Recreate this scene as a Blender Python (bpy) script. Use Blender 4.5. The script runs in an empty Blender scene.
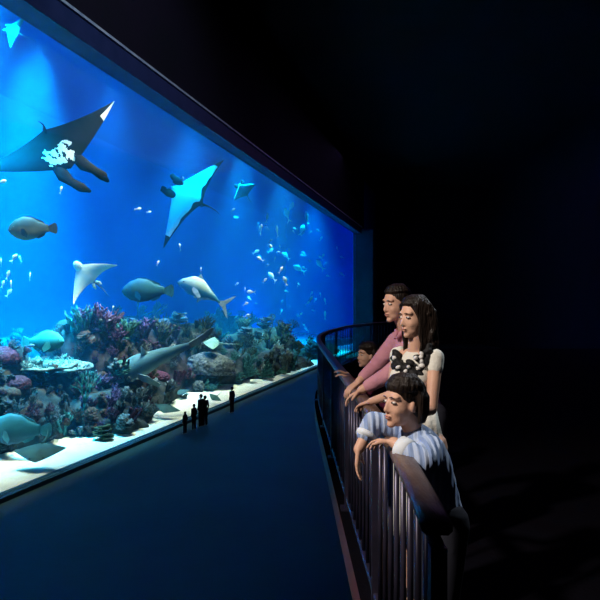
import bpy, bmesh, math, random
from mathutils import Vector, Matrix, noise
from mathutils.bvhtree import BVHTree

# ------------------------------------------------------------------ camera, world, lights, exposure
SC = bpy.context.scene
COL = SC.collection
CAMZ = 1.7                 # eye height above the visitors' balcony
HALL = -4.7                # hall floor, far below the balcony
cam_data = bpy.data.cameras.new('camera')
cam_data.sensor_width = 36.0
cam_data.lens = 36.0       # 600 px of focal length on a 600 px frame
cam_data.shift_y = 5.0 / 600.0
cam_data.clip_end = 400
camera = bpy.data.objects.new('camera', cam_data)
camera.location = (0, 0, CAMZ)
camera.rotation_euler = (math.pi / 2, 0, 0)
COL.objects.link(camera)
SC.camera = camera

world = bpy.data.worlds.new('dark_room')
world.use_nodes = True
world.node_tree.nodes['Background'].inputs[0].default_value = (0.10, 0.12, 0.3, 1)
world.node_tree.nodes['Background'].inputs[1].default_value = 0.004
SC.world = world
SC.view_settings.view_transform = 'Standard'
SC.view_settings.look = 'None'
SC.view_settings.exposure = 0.0
SC.view_settings.gamma = 1.0
SC.view_settings.use_curve_mapping = False
SC.cycles.use_denoising = True
SC.cycles.max_bounces = 6
SC.cycles.volume_bounces = 1
SC.cycles.transparent_max_bounces = 12
SC.cycles.sample_clamp_indirect = 4.0

# the glass wall runs from the near left to the far right; u along it, n into the water
TAN = 0.275
U = Vector((TAN, 1, 0)).normalized()
N = Vector((-U.y, U.x, 0))
P0 = Vector((-15.19, 0, 0))
def yat(px, dn):
    """distance ahead of the camera where the sight line of column px meets the plane dn behind the glass"""
    return (9114 + 600 * dn / U.y) / (465 - px)
def pt(px, py, dn=0.0, y=None):
    if y is None: y = yat(px, dn)
    return Vector(((px - 300) / 600 * y, y, CAMZ - (py - 305) / 600 * y))
def ground(px, py, z=HALL):
    y = (CAMZ - z) * 600 / (py - 305)
    return Vector(((px - 300) / 600 * y, y, z))
def tank(y, dn, z):
    """point by distance ahead along the glass line, depth behind the glass, height"""
    p = P0 + Vector((TAN, 1, 0)) * y + N * dn
    return Vector((p.x, p.y, z))

GL_TOP = CAMZ + 9.85       # top edge of the glass
Y0, Y1 = 6.0, 82.9         # near and far end of the glass
DEPTH = 19.0
SURF = GL_TOP + 6.0

def look(o, target):
    o.rotation_euler = (Vector(target) - o.location).to_track_quat('-Z', 'Y').to_euler()
def spot(name, loc, target, energy, color, size, blend=0.6, radius=0.3):
    l = bpy.data.lights.new(name, 'SPOT')
    l.energy = energy; l.color = color; l.spot_size = math.radians(size); l.spot_blend = blend
    l.shadow_soft_size = radius
    o = bpy.data.objects.new(name, l); COL.objects.link(o); o.location = loc; look(o, target)
    return o
def area(name, loc, target, energy, color, sx, sy):
    l = bpy.data.lights.new(name, 'AREA'); l.shape = 'RECTANGLE'
    l.energy = energy; l.color = color; l.size = sx; l.size_y = sy
    o = bpy.data.objects.new(name, l); COL.objects.link(o); o.location = loc; look(o, target)
    return o
CY = (0.0, 0.62, 1.0)
BL = (0.0, 0.30, 1.0)
# (distance ahead, depth behind glass, power, cone, colour, aim y, aim dn)
TANK_SPOTS = [
    (32, 9.0, 560000, 46, CY, 31, 11), (25, 6.0, 260000, 52, CY, 27, 9),
    (38, 8.0, 110000, 60, (0.0, 0.42, 1.0), 38, 12), (47, 6.5, 130000, 60, (0.0, 0.48, 1.0), 47, 12),
    (56, 6.0, 200000, 44, CY, 57, 8.0), (66, 5.0, 170000, 44, CY, 66, 7.0), (77, 4.0, 120000, 46, CY, 77, 5.5),
    (92, 8.0, 60000, 70, BL, 92, 11),
]
for (y, dn, e, c, col, ty, tdn) in TANK_SPOTS:
    spot('tank_spotlight', tank(y, dn, SURF - 0.4), tank(ty, tdn, HALL), e, col, c, 1.0, 1.6)
# added white area lights just inside the glass, brighten the sand and reef face
for (ya, yb, e) in ((16, 46, 3000), (46, 64, 1300)):
    c = tank((ya + yb) / 2, 0.9, SURF - 0.5)
    o = area('added_sand_light', c, c - Vector((0, 0, 1)), e, (1.0, 0.90, 0.60), 1.0, (yb - ya) * 1.03)
    o.matrix_world = Matrix.Translation(c) @ Matrix((N, U, Vector((0, 0, 1)))).transposed().to_4x4() @ Matrix.Rotation(math.radians(-12), 4, 'Y')
    o.data.spread = math.radians(36)
# added faint violet fill under the hall ceiling, tints the dark hall
area('added_violet_fill', (14, 40, 19), (14, 40, 0), 650, (0.55, 0.35, 1.0), 20, 60)
# the warm spotlight on the visitors and a cooler one behind them
spot('balcony_spotlight', (-2.6, 1.2, 4.2), (0.5, 3.4, 1.25), 900, (1.0, 0.87, 0.76), 40, 0.7, 0.12)
spot('balcony_back_light', (2.4, 4.4, 3.9), (0.65, 3.1, 1.3), 220, (0.85, 0.95, 1.0), 30, 0.7, 0.1)
spot('added_lip_light', (4, 14, 19.5), tank(26, -1, GL_TOP + .9), 3500, (0.6, 0.8, 1.0), 60, 0.9, 0.2)  # added lamp that brightens the lip over the window, no fixture there

# ------------------------------------------------------------------ materials
def mat(name, base, rough=0.6, var=None, scale=4.0, bump=0.0, bscale=None, metal=0.0, spec=0.3, detail=4.0, lo=0.35, hi=0.65, tex='noise', stretch=None):
    m = bpy.data.materials.new(name); m.use_nodes = True
    nt = m.node_tree; b = nt.nodes['Principled BSDF']
    b.inputs['Roughness'].default_value = rough
    b.inputs['Metallic'].default_value = metal
    b.inputs['Specular IOR Level'].default_value = spec
    b.inputs['Base Color'].default_value = (*base, 1)
    tc = nt.nodes.new('ShaderNodeTexCoord')
    mp = nt.nodes.new('ShaderNodeMapping')
    nt.links.new(tc.outputs['Object'], mp.inputs[0])
    if stretch: mp.inputs['Scale'].default_value = stretch
    def T(s):
        if tex == 'voronoi':
            t = nt.nodes.new('ShaderNodeTexVoronoi'); t.inputs['Scale'].default_value = s; o = t.outputs['Distance']
        elif tex == 'wave':
            t = nt.nodes.new('ShaderNodeTexWave'); t.inputs['Scale'].default_value = s; t.inputs['Distortion'].default_value = 1.5; o = t.outputs['Fac']
        else:
            t = nt.nodes.new('ShaderNodeTexNoise'); t.inputs['Scale'].default_value = s; t.inputs['Detail'].default_value = detail; o = t.outputs['Fac']
        nt.links.new(mp.outputs[0], t.inputs['Vector'])
        return o
    if var:
        o = T(scale)
        r = nt.nodes.new('ShaderNodeValToRGB')
        r.color_ramp.elements[0].position = lo; r.color_ramp.elements[0].color = (*base, 1)
        r.color_ramp.elements[1].position = hi; r.color_ramp.elements[1].color = (*var, 1)
        nt.links.new(o, r.inputs[0]); nt.links.new(r.outputs[0], b.inputs['Base Color'])
    if bump:
        o = T(bscale or scale * 2)
        bp = nt.nodes.new('ShaderNodeBump'); bp.inputs['Strength'].default_value = bump
        bp.inputs['Distance'].default_value = 0.05
        nt.links.new(o, bp.inputs['Height']); nt.links.new(bp.outputs[0], b.inputs['Normal'])
    return m

M = {}
M['black_paint'] = mat('black_paint', (0.012, 0.006, 0.020), 0.9, (0.008, 0.006, 0.014), 0.3, 0.2, 6)
M['hall_floor'] = mat('dark_hall_floor', (0.035, 0.080, 0.075), 0.55, (0.05, 0.10, 0.09), 0.25, 0.1, 3, spec=0.15)
M['frame_paint'] = mat('navy_frame_paint', (0.03, 0.05, 0.16), 0.5, (0.02, 0.04, 0.13), 1.5, 0.1, 4)
M['frame_edge'] = mat('frame_edge_metal', (0.75, 0.8, 0.85), 0.35, (0.4, 0.5, 0.65), 2)
M['pier_paint'] = mat('teal_pier_paint', (0.015, 0.07, 0.11), 0.6, (0.01, 0.05, 0.08), 0.5)
M['tank_back'] = mat('blue_tank_lining', (0.01, 0.20, 0.85), 0.9, (0.01, 0.16, 0.75), 0.12, spec=0.1)
M['sand'] = mat('pale_sand', (0.95, 0.88, 0.72), 0.95, (0.80, 0.78, 0.66), 0.7, 0.5, 5, spec=0.1)
M['deck'] = mat('dark_deck_carpet', (0.006, 0.006, 0.01), 1.0, (0.006, 0.005, 0.008), 3, 0.2, 30, spec=0.0)
M['fascia'] = mat('red_brown_fascia', (0.16, 0.05, 0.04), 0.5, (0.10, 0.04, 0.04), 2)

# ------------------------------------------------------------------ mesh helpers
class MB:
    """collects shapes and links them as one mesh object"""
    def __init__(s): s.v = []; s.f = []; s.m = []
    def add(s, vs, fs, mi=0):
        o = len(s.v); s.v += [Vector(v) for v in vs]
        for k, f in enumerate(fs):
            s.f.append([i + o for i in f]); s.m.append(mi[k] if isinstance(mi, list) else mi)
    def hexa(s, p, mi=0):
        """8 corners: four bottom, four top, same winding"""
        s.add(p, [(3, 2, 1, 0), (4, 5, 6, 7), (0, 1, 5, 4), (1, 2, 6, 5), (2, 3, 7, 6), (3, 0, 4, 7)], mi)
    def box(s, c, sz, mi=0, rot=None):
        cx, cy, cz = c; a, b, d = sz[0] / 2, sz[1] / 2, sz[2] / 2
        p = [(-a, -b, -d), (a, -b, -d), (a, b, -d), (-a, b, -d), (-a, -b, d), (a, -b, d), (a, b, d), (-a, b, d)]
        p = [Vector(q) for q in p]
        if rot is not None: p = [rot @ q for q in p]
        s.hexa([q + Vector(c) for q in p], mi)
    def tube(s, pts, rad, seg=8, mi=0, cap=True, flat=1.0, up=None):
        pts = [Vector(p) for p in pts]; n = len(pts)
        if not hasattr(rad, '__len__'): rad = [rad] * n
        vs = []; ref = Vector(up) if up else None
        for i, p in enumerate(pts):
            t = (pts[min(i + 1, n - 1)] - pts[max(i - 1, 0)])
            t = t.normalized() if t.length > 1e-9 else Vector((0, 0, 1))
            if ref is None: ref = Vector((0, 0, 1)) if abs(t.z) < 0.9 else Vector((1, 0, 0))
            a = t.cross(ref)
            if a.length < 1e-6: a = t.orthogonal()
            a.normalize(); b = a.cross(t).normalized()
            if not up: ref = b
            for k in range(seg):
                w = 2 * math.pi * k / seg
                vs.append(p + a * math.cos(w) * rad[i] + b * math.sin(w) * rad[i] * flat)
        fs = []
        for i in range(n - 1):
            for k in range(seg):
                k2 = (k + 1) % seg
                fs.append((i * seg + k, i * seg + k2, (i + 1) * seg + k2, (i + 1) * seg + k))
        if cap:
            fs.append(tuple(range(seg - 1, -1, -1))); fs.append(tuple((n - 1) * seg + k for k in range(seg)))
        s.add(vs, fs, mi)
    def ell(s, c, r, seg=14, rings=9, mi=0, rot=None):
        vs = []; c = Vector(c)
        for i in range(1, rings):
            a = math.pi * i / rings
            for k in range(seg):
                w = 2 * math.pi * k / seg
                q = Vector((math.sin(a) * math.cos(w) * r[0], math.sin(a) * math.sin(w) * r[1], math.cos(a) * r[2]))
                if rot is not None: q = rot @ q
                vs.append(c + q)
        t = Vector((0, 0, r[2])); b = -t
        if rot is not None: t = rot @ t; b = rot @ b
        vs += [c + t, c + b]; T = len(vs) - 2; B = T + 1
        fs = []
        for k in range(seg):
            k2 = (k + 1) % seg
            fs.append((T, k, k2)); fs.append((B, (rings - 2) * seg + k2, (rings - 2) * seg + k))
            for i in range(rings - 2):
                fs.append((i * seg + k, (i + 1) * seg + k, (i + 1) * seg + k2, i * seg + k2))
        s.add(vs, fs, mi)
    def capsule(s, a, b, ra, rb, seg=14):
        a, b = Vector(a), Vector(b); d = (b - a)
        L = d.length; d = d.normalized() if L > 1e-6 else Vector((0, 0, 1))
        pts = []; rs = []
        for k in (80, 55, 30, 0):
            w = math.radians(k); pts.append(a - d * ra * math.sin(w)); rs.append(ra * math.cos(w))
        for k in (0, 30, 55, 80):
            w = math.radians(k); pts.append(b + d * rb * math.sin(w)); rs.append(rb * math.cos(w))
        s.tube(pts, rs, seg)
    def build(s, name, mats, parent=None, smooth=True, mw=None):
        me = bpy.data.meshes.new(name)
        me.from_pydata([tuple(v) for v in s.v], [], [tuple(f) for f in s.f])
        if not isinstance(mats, (list, tuple)): mats = [mats]
        for m in mats: me.materials.append(m)
        me.polygons.foreach_set('material_index', s.m)
        me.update()
        bm = bmesh.new(); bm.from_mesh(me); bmesh.ops.recalc_face_normals(bm, faces=bm.faces); bm.to_mesh(me); bm.free()
        if smooth: me.polygons.foreach_set('use_smooth', [True] * len(me.polygons))
        o = bpy.data.objects.new(name, me); COL.objects.link(o)
        if parent is not None: o.parent = parent
        if mw is not None: o.matrix_world = mw
        return o
def tag(o, label=None, cat=None, group=None, kind=None):
    if label: o['label'] = label
    if cat: o['category'] = cat
    if group: o['group'] = group
    if kind: o['kind'] = kind
    return o
def empty(name, loc=(0, 0, 0)):
    o = bpy.data.objects.new(name, None); o.empty_display_size = 0.2
    o.location = loc; COL.objects.link(o); return o
def copy_tree(o, parent=None):
    c = o.copy(); COL.objects.link(c)
    if parent is not None: c.parent = parent
    for ch in list(o.children): copy_tree(ch, c)
    return c
def struct(name, mb, m, label, smooth=False):
    return tag(mb.build(name, m, smooth=smooth), label, 'building part', kind='structure')
def wallbox(ya, yb, da, db, za, zb):
    """box aligned with the glass line"""
    m = MB()
    m.hexa([tank(ya, da, za), tank(yb, da, za), tank(yb, db, za), tank(ya, db, za),
            tank(ya, da, zb), tank(yb, da, zb), tank(yb, db, zb), tank(ya, db, zb)])
    return m

# ------------------------------------------------------------------ the hall
CEIL = 21.5
fl = MB(); fl.box((10, 40, HALL - 0.25), (110, 150, 0.5)); struct('floor', fl, M['hall_floor'], 'dark blue-black hall floor below the balcony')
ce = MB(); ce.box((10, 40, CEIL + 0.25), (110, 150, 0.5)); struct('ceiling', ce, M['black_paint'], 'black ceiling high above the hall')
struct('wall_left', wallbox(Y0 - 8, Y1 + 2.0, -0.9, 0.0, GL_TOP + 0.95, CEIL), M['black_paint'], 'black wall above the aquarium window')
struct('wall_near', wallbox(Y0 - 30, Y0 - 0.4, -0.9, 0.0, HALL, CEIL), M['black_paint'], 'black wall at the near end of the aquarium window')
fw = MB(); fw.box((32.8, 99, (HALL + CEIL) / 2), (40.5, 0.6, CEIL - HALL)); struct('wall_far', fw, M['black_paint'], 'near-black wall at the far end of the hall')
rw = MB(); rw.box((30, 45, (HALL + CEIL) / 2), (0.6, 108, CEIL - HALL)); struct('wall_right', rw, M['black_paint'], 'black wall on the right of the hall')

# window frame: head band over the glass with a bright lip, low kerb, far pier
fr = wallbox(Y0 - 0.4, Y1 + 0.3, -0.9, 0.06, GL_TOP, GL_TOP + 0.95)
frame = struct('window_1', fr, M['frame_paint'], 'deep navy band along the top edge of the aquarium window')
lip = wallbox(Y0 - 0.4, Y1 + 0.3, -0.98, -0.9, GL_TOP + 0.84, GL_TOP + 0.95)
struct('trim_1', lip, M['frame_edge'], 'thin bright metal lip above the aquarium window')
ke = wallbox(Y0, Y1, -0.25, 0.25, HALL, HALL + 0.16)
struct('trim_2', ke, M['pier_paint'], 'low dark kerb under the aquarium glass')
pier = wallbox(Y1, Y1 + 3.0, -2.5, 0.25, HALL, GL_TOP + 0.5)
struct('trim_3', pier, M['pier_paint'], 'dark teal pier closing the far end of the aquarium window')
# glass
gm = bpy.data.materials.new('acrylic_glass'); gm.use_nodes = True
nt = gm.node_tree; nt.nodes.clear()
out = nt.nodes.new('ShaderNodeOutputMaterial'); mx = nt.nodes.new('ShaderNodeMixShader')
tr = nt.nodes.new('ShaderNodeBsdfTransparent'); gl = nt.nodes.new('ShaderNodeBsdfGlossy'); gl.inputs['Roughness'].default_value = 0.02
tr.inputs[0].default_value = (0.96, 0.99, 1.0, 1)
mx.inputs[0].default_value = 0.03
nt.links.new(tr.outputs[0], mx.inputs[1]); nt.links.new(gl.outputs[0], mx.inputs[2]); nt.links.new(mx.outputs[0], out.inputs[0])
M['glass'] = gm
struct('window_2', wallbox(Y0, Y1, -0.05, 0.05, HALL + 0.16, GL_TOP), M['glass'], 'huge clear acrylic aquarium pane')

# ------------------------------------------------------------------ the tank
TY0, TY1 = -2.0, 112.0
struct('wall_back', wallbox(TY0, TY1, DEPTH, DEPTH + 0.5, HALL - 0.5, SURF + 3), M['tank_back'], 'blue lining at the back of the aquarium')
struct('wall_tank_far', wallbox(TY1, TY1 + 0.5, 0.3, DEPTH + 0.5, HALL - 0.5, SURF + 3), M['tank_back'], 'blue lining at the far end of the aquarium')
struct('wall_tank_near', wallbox(TY0 - 0.5, TY0, 0.3, DEPTH + 0.5, HALL - 0.5, SURF + 3), M['tank_back'], 'blue lining at the near end of the aquarium')
struct('wall_front', wallbox(Y1 + 0.4, TY1, 0.0, 0.4, HALL, SURF + 3), M['tank_back'], 'tank wall beyond the window')
struct('wall_front_top', wallbox(TY0, Y1 + 0.3, 0.0, 0.10, GL_TOP + 0.95, SURF + 3), M['tank_back'], 'tank wall above the window')
# rippled water surface seen from below
sm = MB(); NY, ND = 150, 40; vs = []; fs = []
for i in range(NY):
    for j in range(ND):
        y = TY0 + (TY1 - TY0) * i / (NY - 1); d = 0.3 + (DEPTH - 0.3) * j / (ND - 1)
        vs.append(tank(y, d, SURF + 0.10 * noise.noise(Vector((y * .6, d * .9, 0))) + 0.05 * noise.noise(Vector((y * 1.9, d * 2.2, 3)))))
for i in range(NY - 1):
    for j in range(ND - 1):
        fs.append((i * ND + j, (i + 1) * ND + j, (i + 1) * ND + j + 1, i * ND + j + 1))
sm.add(vs, fs)
wm = bpy.data.materials.new('water_surface_film'); wm.use_nodes = True
b = wm.node_tree.nodes['Principled BSDF']; b.inputs['Base Color'].default_value = (0.12, 0.62, 0.95, 1); b.inputs['Roughness'].default_value = 0.12; b.inputs['Metallic'].default_value = 0.85
M['surface'] = wm
struct('water_surface', sm, wm, 'rippled underside of the water surface at the top of the tank', smooth=True)
# the water itself
vm = bpy.data.materials.new('tank_water'); vm.use_nodes = True
nt = vm.node_tree; nt.nodes.clear()
out = nt.nodes.new('ShaderNodeOutputMaterial'); ad = nt.nodes.new('ShaderNodeAddShader')
vsn = nt.nodes.new('ShaderNodeVolumeScatter'); vab = nt.nodes.new('ShaderNodeVolumeAbsorption')
vsn.inputs['Color'].default_value = (0.04, 0.5, 1.0, 1); vsn.inputs['Density'].default_value = 0.0075; vsn.inputs['Anisotropy'].default_value = 0.25
vab.inputs['Color'].default_value = (0.10, 0.66, 0.95, 1); vab.inputs['Density'].default_value = 0.022
nt.links.new(vsn.outputs[0], ad.inputs[0]); nt.links.new(vab.outputs[0], ad.inputs[1]); nt.links.new(ad.outputs[0], out.inputs['Volume'])
wv = wallbox(TY0 + .01, TY1 - .01, 0.06, DEPTH - 0.01, HALL - 0.4, SURF - 0.02)
water = tag(wv.build('water', vm, smooth=False), 'clear blue water filling the aquarium', 'water', kind='structure')

# sand bed
sb = MB(); vs = []; fs = []; NY, ND = 260, 44
def sandz(y, d):
    return HALL + 0.02 + 0.05 * d + 0.10 * noise.noise(Vector((y * .35, d * .5, 1))) + 0.04 * noise.noise(Vector((y * 1.3, d * 1.6, 5))) + (0.12 if d > .3 else 0.05)
for i in range(NY):
    for j in range(ND):
        y = TY0 + (TY1 - TY0) * i / (NY - 1); d = 0.07 + (DEPTH - 0.1) * (j / (ND - 1)) ** 1.6
        vs.append(tank(y, d, sandz(y, d)))
for i in range(NY - 1):
    for j in range(ND - 1):
        fs.append((i * ND + j, (i + 1) * ND + j, (i + 1) * ND + j + 1, i * ND + j + 1))
sb.add(vs, fs)
sand = tag(sb.build('sand_bed', M['sand']), 'pale cream sand on the bottom of the tank', 'sand', kind='structure')

# ------------------------------------------------------------------ reef rocks
R = random.Random(7)
M['rock'] = mat('reef_rock', (0.008, 0.013, 0.014), 0.95, (0.055, 0.056, 0.048), 1.6, 0.9, 3.0, detail=8, lo=0.42, hi=0.72)
M['rock_warm'] = mat('reef_rock_warm', (0.014, 0.009, 0.009), 0.95, (0.065, 0.042, 0.038), 1.3, 0.9, 3.5, detail=8, lo=0.40, hi=0.75)
M['rock_green'] = mat('reef_rock_green', (0.006, 0.015, 0.011), 0.95, (0.035, 0.055, 0.03), 1.5, 0.9, 3.0, detail=8, lo=0.40, hi=0.72)
M['rock_pale'] = mat('reef_rock_pale', (0.38, 0.42, 0.30), 0.95, (0.75, 0.78, 0.62), 1.2, 0.9, 4.0, detail=8)
def rock(px, dn, top_py, rs, rn, m, label, seed, base=None, top_dn=None):
    """boulder standing on the sand; its crest reaches the sight line of row top_py"""
    y = yat(px, dn); c = pt(px, 305, dn)
    zt = CAMZ - (top_py - 305) / 600 * y
    zb = HALL - 0.4 if base is None else base
    rz = (zt - zb)
    bm = bmesh.new(); bmesh.ops.create_icosphere(bm, subdivisions=5, radius=1.0)
    off = Vector((seed * 7.3, seed * 3.1, seed * 1.7))
    for v in bm.verts:
        p = v.co.copy()
        r = 1 + 0.28 * noise.noise(p * 1.3 + off) + 0.16 * noise.noise(p * 3.1 + off) + 0.10 * noise.noise(p * 7 + off) + 0.05 * noise.noise(p * 15 + off)
        rd = noise.noise(p * 4.3 + off * 2); r += 0.10 * abs(rd)
        q = p * r
        # squarer shoulders than a ball
        zz = max(-1.0, min(1.05, q.z * 1.25))
        w = (1.0 if zz < 0 else 1 - 0.30 * zz * zz)
        v.co = Vector((q.x * rs * w, q.y * rn * w, max(0.0, (zz + 0.35) / 1.35) * rz if zz > -0.35 else 0.0))
    bmesh.ops.remove_doubles(bm, verts=bm.verts, dist=0.002)
    me = bpy.data.meshes.new('reef_rock'); bm.to_mesh(me); bm.free()
    me.materials.append(m); me.polygons.foreach_set('use_smooth', [True] * len(me.polygons))
    o = bpy.data.objects.new('reef_rock', me); COL.objects.link(o)
    ang = math.atan2(U.y, U.x)
    o.location = (c.x, c.y, zb); o.rotation_euler = (0, 0, ang)
    tag(o, label, 'rock'); return o
rocks = [
    rock(-12, 6.0, 352, 4.0, 2.6, M['rock'], 'dark reef rock at the left edge below the pink coral', 1),
    rock(22, 6.3, 375, 3.2, 2.7, M['rock_warm'], 'low dark reef rock under the pale coral shelf, left part', 2),
    rock(56, 6.0, 374, 3.2, 2.8, M['rock'], 'low dark reef rock under the pale coral shelf, right part', 3),
    rock(93, 6.0, 328, 3.0, 3.2, M['rock_warm'], 'tall reef rock crowned with purple branching coral', 4),
    rock(127, 7.5, 332, 4.2, 3.4, M['rock_warm'], 'broad reddish reef rock right of the purple coral crown', 5),
    rock(100, 3.6, 392, 3.0, 2.2, M['rock'], 'grey reef rock standing closest to the sand in front of the purple crown', 6),
    rock(136, 4.9, 380, 4.4, 2.0, M['rock'], 'reef rock on the sand below the leopard shark', 7),
    rock(160, 8.0, 336, 4.5, 3.2, M['rock_warm'], 'dark brown reef rock behind the tail of the leopard shark', 8),
    rock(188, 7.0, 326, 4.8, 3.0, M['rock_green'], 'green-tinged reef rock under the striped coral dome', 9),
    rock(212, 5.0, 352, 6.0, 2.6, M['rock'], 'shadowy reef rock carrying the round grooved coral', 10),
    rock(236, 6.5, 336, 7.0, 3.4, M['rock_green'], 'dark green reef rock in the middle of the far reef', 11),
    rock(262, 6.0, 330, 7.0, 3.6, M['rock_green'], 'mossy reef rock near the far end of the reef', 12),
    rock(270, 2.9, 352, 6.5, 1.9, M['rock'], 'reef rock touching the glass near the far end, grown with pale branches', 13),
    rock(288, 4.2, 350, 6.0, 2.6, M['rock_green'], 'last reef rock of the reef at its far end', 14),
    rock(296, 1.9, 358, 5.5, 1.3, M['rock'], 'x', 18),
    rock(318, 3.2, 345, 8.0, 2.4, M['rock_green'], 'x', 19),
    rock(338, 5.0, 340, 9.0, 3.0, M['rock_green'], 'x', 20),
    rock(140, 15.0, 318, 6.5, 2.6, M['rock'], 'hazy blue rock far behind the middle of the reef', 15),
    rock(225, 14.0, 318, 10.0, 2.6, M['rock'], 'hazy blue rock far behind the far end of the reef', 16),
    rock(10, 13.5, 340, 5.0, 2.4, M['rock'], 'hazy blue rock far behind the left end of the reef', 17),
]
bpy.context.view_layer.update()
def fuse(idx, label):
    """boulders grown together into one outcrop"""
    bm = bmesh.new()
    for i in idx:
        me = rocks[i].data.copy(); me.transform(rocks[i].matrix_world); 
        off = len(bm.faces); bm.from_mesh(me); bm.faces.ensure_lookup_table()
        for f in bm.faces[off:]: f.material_index = mats.index(rocks[i].data.materials[0])
    o0 = bm; c = rocks[idx[0]].location.copy()
    me = bpy.data.meshes.new('reef_rock'); bmesh.ops.translate(bm, verts=bm.verts, vec=-c); bm.to_mesh(me); bm.free()
    for m in mats: me.materials.append(m)
    me.polygons.foreach_set('use_smooth', [True] * len(me.polygons))
    for i in idx: bpy.data.objects.remove(rocks[i])
    o = bpy.data.objects.new('reef_rock', me); COL.objects.link(o); o.location = c
    return tag(o, label, 'rock')
mats = [M['rock'], M['rock_warm'], M['rock_green']]
rocks = [fuse((0, 1, 2), 'low dark reef rock under the pale coral shelf, at the left edge'),
         fuse((3, 4, 5), 'tall craggy reef rock crowned with purple branching coral'),
         fuse((6, 7, 8), 'dark reef rock below and behind the leopard shark'),
         fuse((9, 10, 11, 12, 13, 14, 15, 16), 'dark green reef rock at the far end, reaching the glass'),
         *rocks[17:]]
bpy.context.view_layer.update()
def bvh_of(objs):
    vs = []; fs = []
    for o in objs:
        b = len(vs); mw = o.matrix_world
        vs += [mw @ v.co for v in o.data.vertices]
        fs += [[i + b for i in p.vertices] for p in o.data.polygons]
    return BVHTree.FromPolygons(vs, fs)
reef_bvh = bvh_of(rocks); ground_bvh = bvh_of(rocks + [sand])
def hit(px, py, bvh=None):
    d = Vector(((px - 300) / 600, 1, -(py - 305) / 600)).normalized()
    # start behind the glass
    loc, nor, i, dist = (bvh or reef_bvh).ray_cast(Vector((0, 0, CAMZ)), d, 150)
    return loc, nor

# ------------------------------------------------------------------ corals
def cmat(n, c, v, **k): return mat(n, tuple(q * .6 for q in c), 0.85, tuple(q * .62 for q in v), k.pop('scale', 9), 0.5, 30, **k)
CM = {
    'purple': cmat('purple_coral', (0.05, 0.012, 0.06), (0.30, 0.14, 0.30)),
    'pink': cmat('pink_coral', (0.08, 0.012, 0.035), (0.20, 0.05, 0.10)),
    'teal': cmat('teal_coral', (0.01, 0.09, 0.08), (0.12, 0.40, 0.34)),
    'cream': cmat('cream_coral', (0.07, 0.10, 0.09), (0.48, 0.50, 0.38), scale=3),
    'pale': cmat('pale_coral', (0.18, 0.24, 0.20), (0.62, 0.68, 0.55)),
    'olive': cmat('olive_coral', (0.015, 0.025, 0.01), (0.12, 0.13, 0.05)),
    'brown': cmat('brown_coral', (0.02, 0.01, 0.008), (0.16, 0.08, 0.05)),
    'grey': cmat('grey_coral', (0.03, 0.045, 0.05), (0.26, 0.30, 0.30)),
    'dark': cmat('dark_coral', (0.006, 0.010, 0.012), (0.05, 0.07, 0.07)),
    'maroon': cmat('maroon_coral', (0.02, 0.004, 0.01), (0.16, 0.035, 0.07)),
}
def branching(name, m, seed, n=16, h=1.0, spread=0.55, r=0.05):
    r_ = random.Random(seed); b = MB()
    b.ell((0, 0, 0.0), (0.22, 0.22, 0.12), 8, 6)
    for i in range(n):
        a = r_.uniform(0, 2 * math.pi); lean = r_.uniform(0.05, spread); hh = h * r_.uniform(0.6, 1.0)
        p0 = Vector((math.cos(a) * .06, math.sin(a) * .06, 0)); p3 = Vector((math.cos(a) * lean, math.sin(a) * lean, hh))
        p1 = p0.lerp(p3, .35) + Vector((r_.uniform(-.06, .06), r_.uniform(-.06, .06), 0)); p2 = p0.lerp(p3, .7) + Vector((r_.uniform(-.06, .06), r_.uniform(-.06, .06), .05))
        b.tube([p0, p1, p2, p3], [r * 1.2, r, r * .8, r * .35], 5)
        for k in range(3):
            q = p1.lerp(p3, r_.uniform(0.1, .85)); a2 = a + r_.uniform(-1.6, 1.6); L = r_.uniform(.12, .28) * h
            b.tube([q, q + Vector((math.cos(a2) * L * .6, math.sin(a2) * L * .6, L * .5)), q + Vector((math.cos(a2) * L * .8, math.sin(a2) * L * .8, L))], [r * .7, r * .55, r * .25], 5)
    return b.build(name, m)
def tubes(name, m, seed, n=9):
    r_ = random.Random(seed); b = MB()
    for i in range(n):
        a = r_.uniform(0, 2 * math.pi); d = r_.uniform(0.05, .38); h = r_.uniform(.4, 1.0)
        x, y = math.cos(a) * d, math.sin(a) * d; rr = r_.uniform(.06, .11)
        b.tube([(x * .5, y * .5, -.05), (x * .9, y * .9, h * .5), (x * 1.15, y * 1.15, h)], [rr * .7, rr, rr * 1.15], 9, cap=False)
        b.tube([(x * 1.15, y * 1.15, h), (x * 1.12, y * 1.12, h - .12), (x * 1.0, y * 1.0, h * .55)], [rr * 1.15, rr * .8, rr * .5], 9)
    b.ell((0, 0, 0), (.3, .3, .1), 8, 6)
    return b.build(name, m)
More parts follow.
